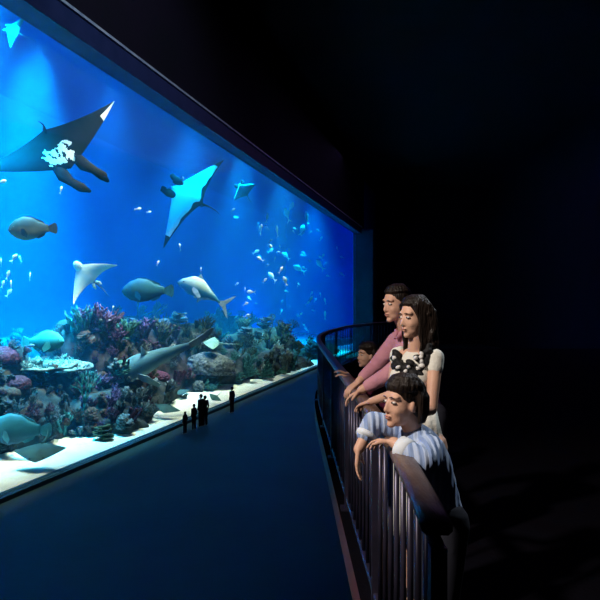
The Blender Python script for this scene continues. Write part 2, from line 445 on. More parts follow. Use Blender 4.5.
def table(name, m, seed):
    r_ = random.Random(seed); b = MB(); b.tube([(0, 0, -.1), (0, 0, .2), (0, 0, .42)], [.14, .10, .3], 9)
    n = 26; vs = []; fs = []
    for L, (rr, z) in enumerate(((.25, .40), (.72, .46), (.95, .52), (1.0, .55), (.92, .60), (.5, .55), (.12, .53))):
        for k in range(n):
            a = 2 * math.pi * k / n; q = rr * (1 + .14 * noise.noise(Vector((math.cos(a) * 1.6 + seed, math.sin(a) * 1.6, 0))) + .05 * r_.uniform(-1, 1) * (rr > .6))
            vs.append((math.cos(a) * q, math.sin(a) * q, z + .06 * noise.noise(Vector((math.cos(a) * 2, math.sin(a) * 2, seed)))))
    for L in range(6):
        for k in range(n):
            k2 = (k + 1) % n; fs.append((L * n + k, L * n + k2, (L + 1) * n + k2, (L + 1) * n + k))
    fs.append(tuple(6 * n + k for k in range(n))); fs.append(tuple(range(n - 1, -1, -1)))
    b.add(vs, fs)
    for i in range(70):   # stubby branchlets on the plate
        a = r_.uniform(0, 6.28); d = .88 * math.sqrt(r_.random()); x, y = math.cos(a) * d, math.sin(a) * d
        b.tube([(x, y, .54), (x * 1.02, y * 1.02, .54 + r_.uniform(.06, .13))], [.035, .018], 5)
    return b.build(name, m)
def dome(name, m, seed):
    bm = bmesh.new(); bmesh.ops.create_icosphere(bm, subdivisions=5, radius=1.0)
    for v in bm.verts:
        p = v.co.copy(); w = noise.noise(p * 2.2 + Vector((seed, 0, 0)))
        g = math.sin((p.x * 1.2 + p.y + w * 1.4 + 0.4 * p.z) * 16)
        q = p * (1 + .05 * g + .08 * w); v.co = Vector((q.x, q.y, max(q.z, -.35) * .72))
    me = bpy.data.meshes.new(name); bm.to_mesh(me); bm.free(); me.materials.append(m)
    me.polygons.foreach_set('use_smooth', [True] * len(me.polygons))
    o = bpy.data.objects.new(name, me); COL.objects.link(o); return o
def fan(name, m, seed):
    r_ = random.Random(seed); b = MB()
    def grow(p, a, L, r, lv):
        q = p + Vector((math.sin(a) * L, r_.uniform(-.03, .03), math.cos(a) * L))
        b.tube([p, p.lerp(q, .5) + Vector((0, r_.uniform(-.02, .02), 0)), q], [r, r * .85, r * .7], 5)
        if lv > 0:
            for da in ((-.42, .05, .45) if lv > 2 else (-.35, .35)): grow(q, a + da + r_.uniform(-.12, .12), L * .78, r * .7, lv - 1)
    grow(Vector((0, 0, -.05)), 0, .32, .045, 4)
    return b.build(name, m)
def plates(name, m, seed):
    r_ = random.Random(seed); b = MB()
    for i in range(7):
        a0 = r_.uniform(0, 6.28); z = .08 + i * .10; rr = .55 - i * .03; n = 12; vs = []; fs = []
        for k in range(n + 1):
            a = a0 + math.pi * 1.1 * k / n
            for (q, dz) in ((.05, -.03), (rr * (1 + .12 * math.sin(k * 2.1)), .10), (rr * (1 + .12 * math.sin(k * 2.1)), .15), (.05, .03)):
                vs.append((math.cos(a) * q, math.sin(a) * q, z + dz))
        for k in range(n):
            for j in range(4):
                j2 = (j + 1) % 4; fs.append((k * 4 + j, k * 4 + j2, (k + 1) * 4 + j2, (k + 1) * 4 + j))
        fs.append((0, 1, 2, 3)); fs.append(tuple(n * 4 + j for j in (3, 2, 1, 0)))
        b.add(vs, fs)
    b.tube([(0, 0, -.1), (0, 0, .75)], [.12, .05], 8)
    return b.build(name, m)
MAKERS = {'branching_coral': branching, 'tube_sponge': tubes, 'table_coral': table, 'brain_coral': dome, 'sea_fan': fan, 'plate_coral': plates}
protos = {}
def coral(kind, colr, loc, nor, size, sx=1.0, label=None, group=None, yaw=None, up=0.6, sink=0.06, cat='coral'):
    var = R.randrange(3); key = (kind, colr, var)
    if key not in protos:
        protos[key] = o = MAKERS[kind](kind, CM[colr], sum(map(ord, kind + colr)) + var * 17)
    else:
        o = protos[key].copy(); COL.objects.link(o)
    z = (Vector((0, 0, 1)) * up + nor * (1 - up)).normalized()
    q = z.to_track_quat('Z', 'Y').to_matrix().to_4x4()
    o.matrix_world = Matrix.Translation(loc - z * sink * size) @ q @ Matrix.Rotation(R.uniform(0, 6.28) if yaw is None else yaw, 4, 'Z') @ Matrix.Diagonal((size * sx, size * sx, size, 1))
    o['label'] = label; o['category'] = cat
    for k in ('group',):
        if group: o[k] = group
        elif k in o: del o[k]
    return o
# the large, separate corals
def put(kind, colr, px, py, size, label, sx=1.0, up=0.8, yaw=None, cat='coral', bvh=None):
    loc, nor = hit(px, py, bvh or reef_bvh)
    if loc is None: print('NO HIT', label, px, py); return None
    return coral(kind, colr, loc, nor, size, sx, label, None, yaw, up, cat=cat)
put('table_coral', 'cream', 33, 377, 1.15, 'pale cream table coral on the left part of the low shelf')
put('table_coral', 'cream', 52, 377, 1.25, 'pale cream table coral in the middle of the low shelf')
put('table_coral', 'cream', 70, 376, 1.1, 'pale cream table coral against the foot of the purple crown')
for k_, (x_, y_) in enumerate(((24, 372), (31, 368), (39, 370), (46, 367), (54, 369), (60, 366), (67, 368), (74, 366))):
    o = put('branching_coral', 'cream', x_, y_, 0.62, '%s cream coral tuft along the top of the pale shelf' % ('first', 'second', 'third', 'fourth', 'fifth', 'sixth', 'seventh', 'rightmost')[k_], 1.5)
    o['group'] = 'cream coral tufts on the pale shelf'
put('branching_coral', 'purple', 86, 330, 1.3, 'purple branching coral on the left shoulder of the tall rock', 1.3)
put('branching_coral', 'purple', 97, 328, 1.4, 'tall purple branching coral on the top of the tall rock', 1.2)
put('branching_coral', 'purple', 108, 333, 1.3, 'purple branching coral on the right shoulder of the tall rock', 1.3)
put('branching_coral', 'teal', 82, 336, 1.9, 'bright teal branching coral peeping out left of the purple crown', 0.8)
put('branching_coral', 'teal', 126, 337, 1.2, 'pale teal branching coral on the broad reddish rock', 1.1)
put('branching_coral', 'purple', 143, 338, 1.4, 'mauve branching coral right of the teal one on the broad rock', 1.3)
put('branching_coral', 'olive', 160, 341, 1.6, 'olive branching coral behind the leopard shark', 1.2)
put('brain_coral', 'maroon', 18, 384, 0.55, 'round maroon coral at the left end of the pale shelf')
put('brain_coral', 'pink', 2, 357, 0.7, 'rounded pink coral at the left edge of the picture')
put('brain_coral', 'grey', 182, 322, 1.5, 'striped grey coral dome on the green rock below the silver trevally', 1.0)
put('brain_coral', 'grey', 211, 366, 1.45, 'large round grooved grey coral right of the leopard shark', 1.25)
put('brain_coral', 'pink', 158, 377, 0.6, 'dull red coral mound under the leopard shark', 1.3)
put('sea_fan', 'teal', 84, 412, 2.2, 'tall teal sea fan low on the front rock', 0.8, yaw=0.2)
put('plate_coral', 'teal', 122, 374, 0.9, 'teal plate coral under the head of the leopard shark')
put('branching_coral', 'teal', 62, 436, 1.3, 'teal branching coral at the foot of the reef beside the sand', bvh=ground_bvh)
put('plate_coral', 'olive', 103, 440, 0.9, 'yellow-green plate coral where the reef meets the glass', bvh=ground_bvh)
put('sea_fan', 'pale', 272, 376, 3.0, 'pale sea fan on the rock touching the glass', 0.7, yaw=0.9)
put('branching_coral', 'pale', 262, 384, 2.0, 'pale branching coral at the foot of the far rock, left of the pale sea fan', 0.7)
put('branching_coral', 'pale', 283, 374, 2.4, 'pale branching coral against the glass, right of the pale sea fan', 0.6)
put('branching_coral', 'teal', 293, 370, 2.2, 'teal branching coral against the glass at the end of the reef', 0.7)
# small growth all over the reef, grouped by kind, colour and stretch of the reef
ZN = (('left of the purple crown', -10, 76), ('around the purple crown', 76, 118), ('below and behind the leopard shark', 118, 200), ('at the far end of the reef', 200, 312))
SUB = ((12, 'at the left edge of the picture'), (30, 'below the small maroon dome'), (54, 'below the pale shelf'), (76, 'between pale shelf and purple crown'), (90, 'on the left flank of the purple crown'), (104, 'on the middle of the purple crown rock'), (118, 'on the right flank of the purple crown'),
       (136, 'under the head of the leopard shark'), (156, 'under the belly of the leopard shark'), (178, 'under the tail of the leopard shark'), (200, 'under the striped coral dome'), (226, 'around the round grooved coral'), (248, 'right of the round grooved coral'), (272, 'on the middle of the far reef'), (400, 'at the very end of the reef'))
KND = {0: (('branching_coral', 'grey'), ('plate_coral', 'dark'), ('tube_sponge', 'dark'), ('brain_coral', 'brown'), ('branching_coral', 'maroon')),
       1: (('branching_coral', 'purple'), ('plate_coral', 'brown'), ('tube_sponge', 'grey'), ('branching_coral', 'brown'), ('branching_coral', 'maroon')),
       2: (('branching_coral', 'olive'), ('plate_coral', 'grey'), ('tube_sponge', 'maroon'), ('branching_coral', 'grey'), ('branching_coral', 'dark')),
       3: (('branching_coral', 'olive'), ('plate_coral', 'dark'), ('branching_coral', 'teal'), ('branching_coral', 'pale'), ('sea_fan', 'olive'))}
NMS = {'branching_coral': 'branching coral', 'plate_coral': 'plate coral', 'tube_sponge': 'tube sponge', 'brain_coral': 'rounded coral', 'sea_fan': 'sea fan'}
CN = {'grey': 'grey', 'dark': 'blackish', 'brown': 'brown', 'maroon': 'maroon', 'purple': 'purple', 'olive': 'olive green', 'teal': 'teal', 'pale': 'pale whitish'}
placed = []
tries = 0; NC = 250; zn_count = [0, 0, 0, 0]; quota = [66, 44, 66, 74]
while sum(zn_count) < NC and tries < 6000:
    tries += 1
    zi = R.randrange(4)
    if zn_count[zi] >= quota[zi]: continue
    px = R.uniform(ZN[zi][1], ZN[zi][2]); py = R.uniform(308, 458)
    loc, nor = hit(px, py)
    if loc is None or loc.z < HALL + 0.3: continue
    sp = 0.55 * loc.y / 34
    if any((loc - q).length < sp for q in placed[-400:]): continue
    placed.append(loc)
    k, c = R.choice(KND[zi]); px_m = loc.y / 600
    if zi == 3 and c == 'pale' and (px < 255 or py < 345): c = 'olive'
    s = px_m * R.uniform(9, 17) * (0.55 if k == 'brain_coral' else 1)
    where = next(w for x, w in SUB if px < x)
    hw = 'near the crest' if py < 345 else ('high up' if py < 365 else ('halfway up' if py < 388 else ('low down' if py < 412 else 'near the sand')))
    sw = 'larger' if s / px_m > (13 if k != 'brain_coral' else 7.2) else 'small'
    lab = '%s %s %s %s, %s' % (sw, CN[c], NMS[k], hw, where)
    coral(k, c, loc, nor, s, R.uniform(.8, 1.15), lab, '%s %ss %s' % (CN[c], NMS[k], ZN[zi][0]), up=0.45, cat='sponge' if k == 'tube_sponge' else 'coral')
    zn_count[zi] += 1

# ------------------------------------------------------------------ fish
def frame_from(fwd, up):
    f = Vector(fwd).normalized(); u = Vector(up); l = u.cross(f).normalized(); u = f.cross(l)
    m = Matrix((f, l, u)).transposed().to_4x4(); return m
def place(o, loc, fwd, up, s=1.0):
    o.matrix_world = Matrix.Translation(loc) @ frame_from(fwd, up) @ Matrix.Diagonal((s, s, s, 1)); return o
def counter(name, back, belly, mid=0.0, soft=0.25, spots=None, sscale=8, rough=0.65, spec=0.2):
    """skin that blends from one colour on the back to another on the belly"""
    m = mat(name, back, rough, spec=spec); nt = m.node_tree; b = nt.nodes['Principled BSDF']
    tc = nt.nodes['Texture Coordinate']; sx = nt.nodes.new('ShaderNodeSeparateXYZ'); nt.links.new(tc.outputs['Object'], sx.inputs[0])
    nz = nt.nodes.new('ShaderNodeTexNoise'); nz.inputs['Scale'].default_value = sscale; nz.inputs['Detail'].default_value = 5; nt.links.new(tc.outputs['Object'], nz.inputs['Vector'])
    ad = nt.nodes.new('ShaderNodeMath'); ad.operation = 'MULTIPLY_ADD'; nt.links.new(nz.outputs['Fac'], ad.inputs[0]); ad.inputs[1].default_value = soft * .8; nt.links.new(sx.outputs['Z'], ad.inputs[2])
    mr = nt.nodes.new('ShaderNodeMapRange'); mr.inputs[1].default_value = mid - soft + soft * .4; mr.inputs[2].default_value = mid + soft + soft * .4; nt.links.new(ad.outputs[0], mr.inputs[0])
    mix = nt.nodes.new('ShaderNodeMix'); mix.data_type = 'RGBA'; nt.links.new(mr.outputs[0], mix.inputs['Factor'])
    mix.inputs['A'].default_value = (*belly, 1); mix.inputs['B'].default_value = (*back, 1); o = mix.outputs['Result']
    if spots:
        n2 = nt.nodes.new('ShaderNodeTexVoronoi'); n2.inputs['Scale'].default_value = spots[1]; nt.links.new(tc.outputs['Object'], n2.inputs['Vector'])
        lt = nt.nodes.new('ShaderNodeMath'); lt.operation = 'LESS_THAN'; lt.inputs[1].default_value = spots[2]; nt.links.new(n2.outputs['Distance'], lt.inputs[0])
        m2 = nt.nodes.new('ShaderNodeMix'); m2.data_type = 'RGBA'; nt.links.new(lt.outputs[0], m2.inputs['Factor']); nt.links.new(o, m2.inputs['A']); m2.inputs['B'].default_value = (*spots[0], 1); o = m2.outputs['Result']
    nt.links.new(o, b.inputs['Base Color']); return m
EYEM = [mat('fish_eye_dark', (0.01, 0.01, 0.01), 0.15, spec=0.8)]
def slab(b, outline, th, tf):
    """thin fin with real thickness: outline in its own plane, tf maps (x,z,side) to local"""
    n = len(outline); vs = [tf(x, z, th / 2) for x, z in outline] + [tf(x, z, -th / 2) for x, z in outline]
    fs = [tuple(range(n)), tuple(range(2 * n - 1, n - 1, -1))] + [(k, (k + 1) % n, (k + 1) % n + n, k + n) for k in range(n)]
    b.add(vs, fs)
def prof(pts, t):
    for (a, va), (b, vb) in zip(pts, pts[1:]):
        if a <= t <= b:
            w = (t - a) / (b - a); w = w * w * (3 - 2 * w) * .5 + w * .5; return va + (vb - va) * w
    return pts[-1][1]
def fish(name, L, hp, wp, bodym, finm, tail, dorsal, anal, pect, arch=0.0, bend=0.0, hump=None, simple=False, tailbend=0.0):
    """body along +x (nose first), up +z. hp, wp: height and width profiles from nose (0) to tail root (1), in units of L"""
    root = None if simple else empty(name)
    b = MB(); nr = 12 if simple else 26; sg = 8 if simple else 18; vs = []; fs = []
    BL = L * .82
    def axis(t):
        return Vector((L * .5 - BL * t, bend * L * max(0, t - .3) ** 2, arch * L * (t - .4) ** 2 * -1))
    for i in range(nr):
        t = (i / (nr - 1)) ** 1.25; h = prof(hp, t) * L / 2; w = prof(wp, t) * L / 2; c = axis(t)
        for k in range(sg):
            a = 2 * math.pi * k / sg; z = math.sin(a) * h
            vs.append(c + Vector((0, math.cos(a) * w, z * (1.06 if z > 0 else .94))))
    for i in range(nr - 1):
        for k in range(sg):
            k2 = (k + 1) % sg; fs.append((i * sg + k, i * sg + k2, (i + 1) * sg + k2, (i + 1) * sg + k))
    fs.append(tuple(range(sg))); fs.append(tuple((nr - 1) * sg + k for k in range(sg - 1, -1, -1)))
    b.add(vs, fs)
    te = axis(1.0)
    def tailfin(bb):
        slab(bb, [(x * L, z * L) for x, z in tail], .012 * L, lambda x, z, s: te + Vector((x, s + bend * L * .5 * (-x / L) + tailbend * x, z)))
    def onback(fin, sign):
        def f(bb):
            ou = []
            ts = [t for t, _ in fin]
            top = [(axis(t).x, axis(t).z + sign * (prof(hp, t) * L / 2 * .9 + hh * L)) for t, hh in fin]
            bot = [(axis(t).x, axis(t).z + sign * prof(hp, t) * L / 2 * .8) for t, hh in reversed(fin)]
            ymid = axis(sum(ts) / len(ts)).y
            slab(bb, top + bot, .012 * L, lambda x, z, s: Vector((x, s + ymid, z)))
        return f
    if simple:
        tailfin(b); onback(dorsal, 1)(b)
        return b.build(name, bodym)
    b.build('body', bodym, root)
    for nm, fn in (('tail_fin', tailfin), ('dorsal_fin', onback(dorsal, 1)), ('anal_fin', onback(anal, -1))):
        bb = MB(); fn(bb); bb.build(nm, finm, root, smooth=False)
    tp, ln, wd, ang = pect
    for s_ in (-1, 1):
        bb = MB(); c = axis(tp) + Vector((0, s_ * prof(wp, tp) * L / 2 * .85, -prof(hp, tp) * L * .12))
        slab(bb, [(0, wd * L * .4), (-ln * L * .5, wd * L * .6), (-ln * L, wd * L * .1), (-ln * L * .8, -wd * L * .5), (-ln * L * .2, -wd * L * .45), (0, -wd * L * .3)], .010 * L,
             lambda x, z, s: c + Vector((x * .8, s_ * (abs(x) * math.sin(ang) + s), z - abs(x) * .5)))
        bb.build('pectoral_fin', finm, root, smooth=False)
        bb = MB(); et = .11; c = axis(et) + Vector((0, s_ * prof(wp, et) * L / 2 * .86, prof(hp, et) * L * .16)); bb.ell(c, (L * .014, L * .010, L * .014), 10, 7); bb.build('eye', EYEM[0], root)
    # mouth line
    bb = MB(); c0 = axis(0.0); bb.tube([axis(.055) + Vector((0, -prof(wp, .055) * L * .48, -.02 * L)), c0 + Vector((.006 * L, 0, -.012 * L)), axis(.055) + Vector((0, prof(wp, .055) * L * .48, -.02 * L))], .006 * L, 6); bb.build('mouth', EYEM[0], root)
    return root
GH = [(0, .04), (.06, .17), (.2, .33), (.4, .42), (.6, .38), (.8, .22), (1, .13)]
GW = [(0, .03), (.08, .12), (.25, .20), (.5, .19), (.8, .08), (1, .03)]
RTAIL = [(.02, .05), (-.06, .09), (-.14, .13), (-.18, .09), (-.19, 0), (-.18, -.09), (-.14, -.13), (-.06, -.09), (.02, -.05)]
FTAIL = [(.02, .025), (-.06, .06), (-.20, .20), (-.24, .22), (-.16, .08), (-.11, 0), (-.16, -.08), (-.24, -.22), (-.20, -.20), (-.06, -.06), (.02, -.025)]
GD = [(.28, .0), (.34, .05), (.5, .06), (.65, .055), (.78, .07), (.88, .06), (.93, 0)]
GA = [(.66, 0), (.72, .06), (.80, .07), (.88, .05), (.92, 0)]
def img(a, depth=0.0):
    """heading given by its angle in the picture (0 = to the right, 90 = up) and how far it points away from the viewer"""
    r = math.radians(a); return Vector((math.cos(r), depth, math.sin(r)))
GK = [
    ('grouper', (33, 229), 4.0, 45, 186, -0.5, (0.02, 0.035, 0.035), (0.13, 0.16, 0.12), 'big mottled grouper with dark head facing left under the large manta', 1.28, None),
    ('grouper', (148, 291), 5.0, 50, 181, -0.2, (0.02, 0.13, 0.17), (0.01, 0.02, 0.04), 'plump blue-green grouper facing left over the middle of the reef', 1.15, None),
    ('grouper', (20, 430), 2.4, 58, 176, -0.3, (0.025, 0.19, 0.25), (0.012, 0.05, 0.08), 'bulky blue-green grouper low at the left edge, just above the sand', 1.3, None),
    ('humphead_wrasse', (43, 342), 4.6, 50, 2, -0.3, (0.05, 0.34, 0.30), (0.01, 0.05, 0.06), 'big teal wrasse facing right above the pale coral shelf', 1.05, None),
]
for (nm, (px, py), dn, wpx, ang, dep, back, belly, lab, fat, spots) in GK:
    L = wpx / 600 * yat(px, dn)
    hp = [(a, v * fat) for a, v in GH]
    mm = counter(nm + '_skin', back, belly, -0.05 * L, 0.12 * L, spots, 3)
    fm = mat(nm + '_fin', tuple(x * .7 for x in back), 0.6, tuple(x * 1.2 for x in back), 3)
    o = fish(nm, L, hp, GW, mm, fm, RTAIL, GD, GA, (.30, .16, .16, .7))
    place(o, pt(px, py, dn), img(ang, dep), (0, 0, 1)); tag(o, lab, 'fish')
# silver trevally
L = 57 / 600 * yat(205, 5.0)
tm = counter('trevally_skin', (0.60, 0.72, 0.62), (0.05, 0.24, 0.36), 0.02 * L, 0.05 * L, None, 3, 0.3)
tf = mat('trevally_fin', (0.45, 0.6, 0.65), 0.5, (0.25, 0.35, 0.4), 3)
o = fish('silver_trevally', L, [(0, .03), (.08, .16), (.3, .34), (.5, .33), (.75, .13), (1, .035)], [(0, .02), (.1, .10), (.35, .16), (.7, .08), (1, .02)], tm, tf, FTAIL,
         [(.34, 0), (.40, .10), (.46, .05), (.7, .03), (.92, 0)], [(.50, 0), (.54, .10), (.6, .05), (.75, .03), (.92, 0)], (.32, .22, .09, .5), arch=0.25)
place(o, pt(205, 291, 5.0), img(157, -0.35), (0, 0, 1)); tag(o, 'silver trevally with a pale back and forked tail above the far reef', 'fish')
# leopard shark resting along the reef
L = 100 / 600 * yat(158, 1.9)
sm_ = counter('shark_skin', (0.10, 0.27, 0.36), (0.32, 0.46, 0.46), -0.01 * L, 0.03 * L, ((0.10, .20, .26), 3.0, .16), 2)
sf = mat('shark_fin', (0.30, 0.46, 0.50), 0.6, (0.40, 0.55, 0.55), 3)
STAIL = [(.04, .03), (-.10, .05), (-.26, .09), (-.30, .085), (-.24, .02), (-.14, -.01), (-.10, -.05), (-.05, -.03), (.04, -.03)]
o = fish('leopard_shark', L, [(0, .05), (.04, .12), (.15, .20), (.35, .25), (.6, .18), (.85, .10), (1, .07)], [(0, .06), (.06, .15), (.2, .21), (.4, .20), (.7, .12), (1, .05)], sm_, sf, STAIL,
         [(.36, 0), (.43, .02), (.47, .11), (.50, .03), (.55, 0)], [(.62, 0), (.70, .05), (.74, .02), (.76, 0)], (.28, .20, .10, 1.0), bend=0.12)
place(o, pt(158, 357, 1.9), img(207, -0.42), (0.1, -0.55, 1)); tag(o, 'long blue-grey leopard shark with raised dorsal fin gliding along the reef', 'shark')

def ray(name, half, chord, mats, sweep=0.35, bendl=0.0, bendr=0.0, thick=0.09, lobes=0.0, tail=0.9, tailr=.02, patch=None, lobe_mat=0, round_=1.0, tipw=.04, pelv=False, seed=0, hires=False, lobe_shift=0.0, head=False):
    """flat disc with wings along ±y, nose +x. mats: back, belly, patch, tail"""
    root = empty(name); b = MB(); NU, NC_ = (161, 61) if hires else (41, 13); top = []; bot = []
    for i in range(NU):
        u = -1 + 2 * i / (NU - 1); a = abs(u)
        c = chord * ((1 - a ** round_) * (1 - tipw) + tipw)
        mid = -sweep * half * a ** 1.6 + chord * .08 * (1 - a)
        le = mid + c * .5; te = mid - c * .5
        z0 = (bendl if u > 0 else bendr) * half * a ** 2
        yy = u * half * (1 - .25 * a * abs(bendl if u > 0 else bendr))
        for j in range(NC_):
            w = j / (NC_ - 1); x = le + (te - le) * w
            t = thick * chord * (math.sin(math.pi * w) ** .7) * (.12 + .88 * (1 - a) ** 1.2)
            top.append(Vector((x, yy, z0 + t * .75))); bot.append(Vector((x, yy, z0 - t * .45)))
    n = NU * NC_; fs = []; mi = []
    for i in range(NU - 1):
        for j in range(NC_ - 1):
            q = (i * NC_ + j, i * NC_ + j + 1, (i + 1) * NC_ + j + 1, (i + 1) * NC_ + j)
            u = -1 + 2 * (i + .5) / (NU - 1); w = (j + .5) / (NC_ - 1)
            fs.append(q); mi.append(patch(u, w, True) if patch else 0)
            fs.append(tuple(k + n for k in reversed(q))); mi.append(patch(u, w, False) if patch else 1)
    for i in range(NU - 1):
        for j in (0, NC_ - 1): fs.append((i * NC_ + j, (i + 1) * NC_ + j, (i + 1) * NC_ + j + n, i * NC_ + j + n)); mi.append(0)
    for i in (0, NU - 1):
        for j in range(NC_ - 1): fs.append((i * NC_ + j, i * NC_ + j + 1, i * NC_ + j + 1 + n, i * NC_ + j + n)); mi.append(0)
    b.add(top + bot, fs, mi); b.build('body', mats[:3], root)
    if lobes:
        for s in (-1, 1):
            bb = MB(); x0 = chord * .48; y0 = s * chord * .20; ls = lobe_shift * lobes
            bb.tube([(x0 - .16 * chord, y0, 0), (x0 + lobes * .25, y0 * 1.15 + ls * .12, -.02 * chord), (x0 + lobes * .5, y0 * 1.25 + ls * .4, -.03 * chord), (x0 + lobes * .78, y0 * 1.2 + ls * .75, -.06 * chord), (x0 + lobes, y0 * 1.0 + ls, -.10 * chord)],
                    [chord * .10, chord * .13, chord * .085, chord * .10, chord * .025], 12, flat=.35, up=(0, 0, 1)); bb.build('cephalic_fin', mats[lobe_mat], root)
    if head:
        bb = MB(); bb.ell((chord * .52, 0, 0), (chord * .22, chord * .17, chord * .13), 18, 12); bb.build('head', mats[1], root)
    if pelv:
        for s in (-1, 1):
            bb = MB(); bb.tube([(-chord * .42, s * chord * .06, 0), (-chord * .56, s * chord * .13, 0), (-chord * .68, s * chord * .16, 0)], [chord * .05, chord * .07, chord * .02], 8, flat=.3, up=(0, 0, 1)); bb.build('pelvic_fin', mats[1], root)
    bb = MB(); tp = [(-chord * .38 - tail * chord * t, .05 * chord * math.sin(t * 3), .02 * chord * t) for t in (0, .25, .5, .75, 1)]
    bb.tube(tp, [tailr * chord * k for k in (1.8, 1.2, .8, .5, .2)], 8); bb.build('tail', mats[0], root)
    bb = MB(); bb.tube([(-chord * .30, 0, thick * chord * .3), (-chord * .36, 0, thick * chord * .3 + .09 * chord), (-chord * .42, 0, thick * chord * .25)], [.015 * chord, .025 * chord, .01 * chord], 6); bb.build('dorsal_fin', mats[0], root)
    for s in (-1, 1):
        bb = MB(); bb.ell((chord * .42, s * chord * .22, thick * chord * .35), (chord * .025,) * 3, 8, 6); bb.build('eye', EYEM[0], root)
    return root
MK = mat('manta_black', (0.003, 0.004, 0.008), 0.7, (0.006, 0.008, 0.016), 1.2, spec=0.05)
MW = mat('manta_white', (0.75, 0.92, 0.90), 0.55, (0.88, 0.96, 0.93), 1.4)
MG = mat('ray_grey_back', (0.05, 0.10, 0.12), 0.6, (0.10, 0.18, 0.20), 2)
MP = mat('ray_pale_belly', (0.50, 0.70, 0.68), 0.6, (0.70, 0.85, 0.80), 1.5)
MT = mat('stingray_back', (0.02, 0.085, 0.095), 0.7, (0.04, 0.14, 0.14), 2, 0.2, 12)
def manta_patch(u, w, top):
    nz = noise.noise(Vector((u * 9, w * 7, 2))) * .10 + noise.noise(Vector((u * 30, w * 18, 5))) * .05
    if not top:
        return 1 if abs(u) < .93 else 0
    if -.20 < u + nz < .16 and .10 < w + nz * 1.6 < .50 and noise.noise(Vector((u * 22, w * 9, 8))) > -.25: return 2
    if u > .72 and w < .42: return 2
    return 0
def mk(name, px, py, dn, halfpx, chordpx, fwd, up, lab, cat='manta ray', **k):
    y = yat(px, dn); o = ray(name, halfpx / 600 * y, chordpx / 600 * y, k.pop('mats', [MK, MW, MW]), **{**k, 'lobes': k.get('lobes', 0) / 600 * y})
    place(o, pt(px, py, dn), fwd, up); tag(o, lab, cat); return o
mk('manta_ray', 55, 146, 5.0, 76, 50, (0.55, -.10, -0.75), (0.18, -1.0, 0.25), 'huge black manta ray with white shoulder patches at the upper left', sweep=.12, bendl=.10, bendr=.12, thick=.14, lobes=34, tail=.25, patch=manta_patch, hires=True, lobe_shift=.40, round_=.95, tipw=.02)
def belly_patch(u, w, top):
    if top: return 0
    return 0 if (abs(u) > .80 or w > .86 + .1 * noise.noise(Vector((u * 6, 0, 0)))) else 1
mk('manta_ray', 190, 197, 6.0, 64, 38, (-0.88, -.10, 0.50), (0.05, 1.0, -0.65), 'manta ray showing its white belly, wings spread from lower left to upper right', sweep=.10, bendl=.05, bendr=.02, thick=.15, lobes=9, tail=.5, patch=belly_patch, hires=True, round_=.6, tipw=.02)
mk('eagle_ray', 87, 275, 5.0, 31, 24, (-0.66, -.2, 0.72), (0.1, 1.0, -0.25), 'pale ray showing its belly and flapping wings above the purple coral', 'ray', sweep=.42, bendl=-.3, bendr=-.3, thick=.2, tail=.9, mats=[MG, MP, MP], round_=.75, pelv=True, head=True)
mk('manta_ray', 244, 191, 6.0, 14, 15, (-.55, -.25, .75), (-0.25, -1.0, 0.05), 'small dark manta ray with a pale front edge right of the white-bellied one', sweep=.1, bendl=.35, bendr=.10, thick=.2, lobes=3, tail=.6, patch=lambda u, w, top: (2 if w < .10 and top else 0), round_=.8)
mk('eagle_ray', 14, 31, 5.5, 20, 12, (-0.9, -.2, 0.35), (0.1, -1.0, 0.2), 'small ray with a pale back near the bright surface at the top left', 'ray', sweep=.25, bendl=.1, bendr=.2, thick=.2, tail=1.6, mats=[mat('teal_ray_back', (0.02, 0.22, 0.28), 0.6), MP, MP], patch=lambda u, w, top: (2 if abs(u) < .28 else 0), round_=.9, lobes=4)
def disc(u, w, top): return 0
def flat_ray(px, py, halfpx, lengthpx, ang, lab, m=MT, hov=0.10, tail=1.0, ch=None, k=.95):
    loc, nor = hit(px, py, ground_bvh)
    y = loc.y; h = halfpx / 600 * y
    o = ray('stingray', h, ch or h * k, [m, MP, m], sweep=.08, thick=.12, tail=tail, tailr=.03, patch=disc, round_=1.25, tipw=.05)
    place(o, loc + Vector((0, -.02, h * .72 + .05)), Vector((math.cos(ang), math.sin(ang), -.55)), Vector((.05, -.8, 1))); tag(o, lab, 'stingray'); return o
flat_ray(40, 470, 25, 0, -1.45, 'large teal-grey stingray over the sand at the lower left', tail=.7, k=1.15)
flat_ray(167, 419, 14, 0, -1.9, 'teal-grey stingray low over the sand left of the small visitors', tail=.2)
flat_ray(181, 399, 9, 0, -1.2, 'small teal stingray on the sand at the foot of the reef', tail=.3)
flat_ray(215, 404, 8, 0, -2.3, 'dark green ray on the sand right of the small visitors', m=mat('dark_green_ray', (0.02, 0.10, 0.08), 0.7, (0.05, 0.16, 0.12), 3), tail=1.0)
mk('stingray', 213, 343, 3.2, 13, 16, (-1, -.1, 0.05), (0.05, -.45, 1.0), 'pale stingray with a long tail hovering above the round grooved coral', 'stingray', sweep=.05, thick=.16, tail=1.3, tailr=.035, mats=[mat('pale_stingray_back', (0.14, 0.30, 0.26), 0.6, (0.22, 0.42, 0.36), 2), MP, MP], patch=disc, round_=1.4)

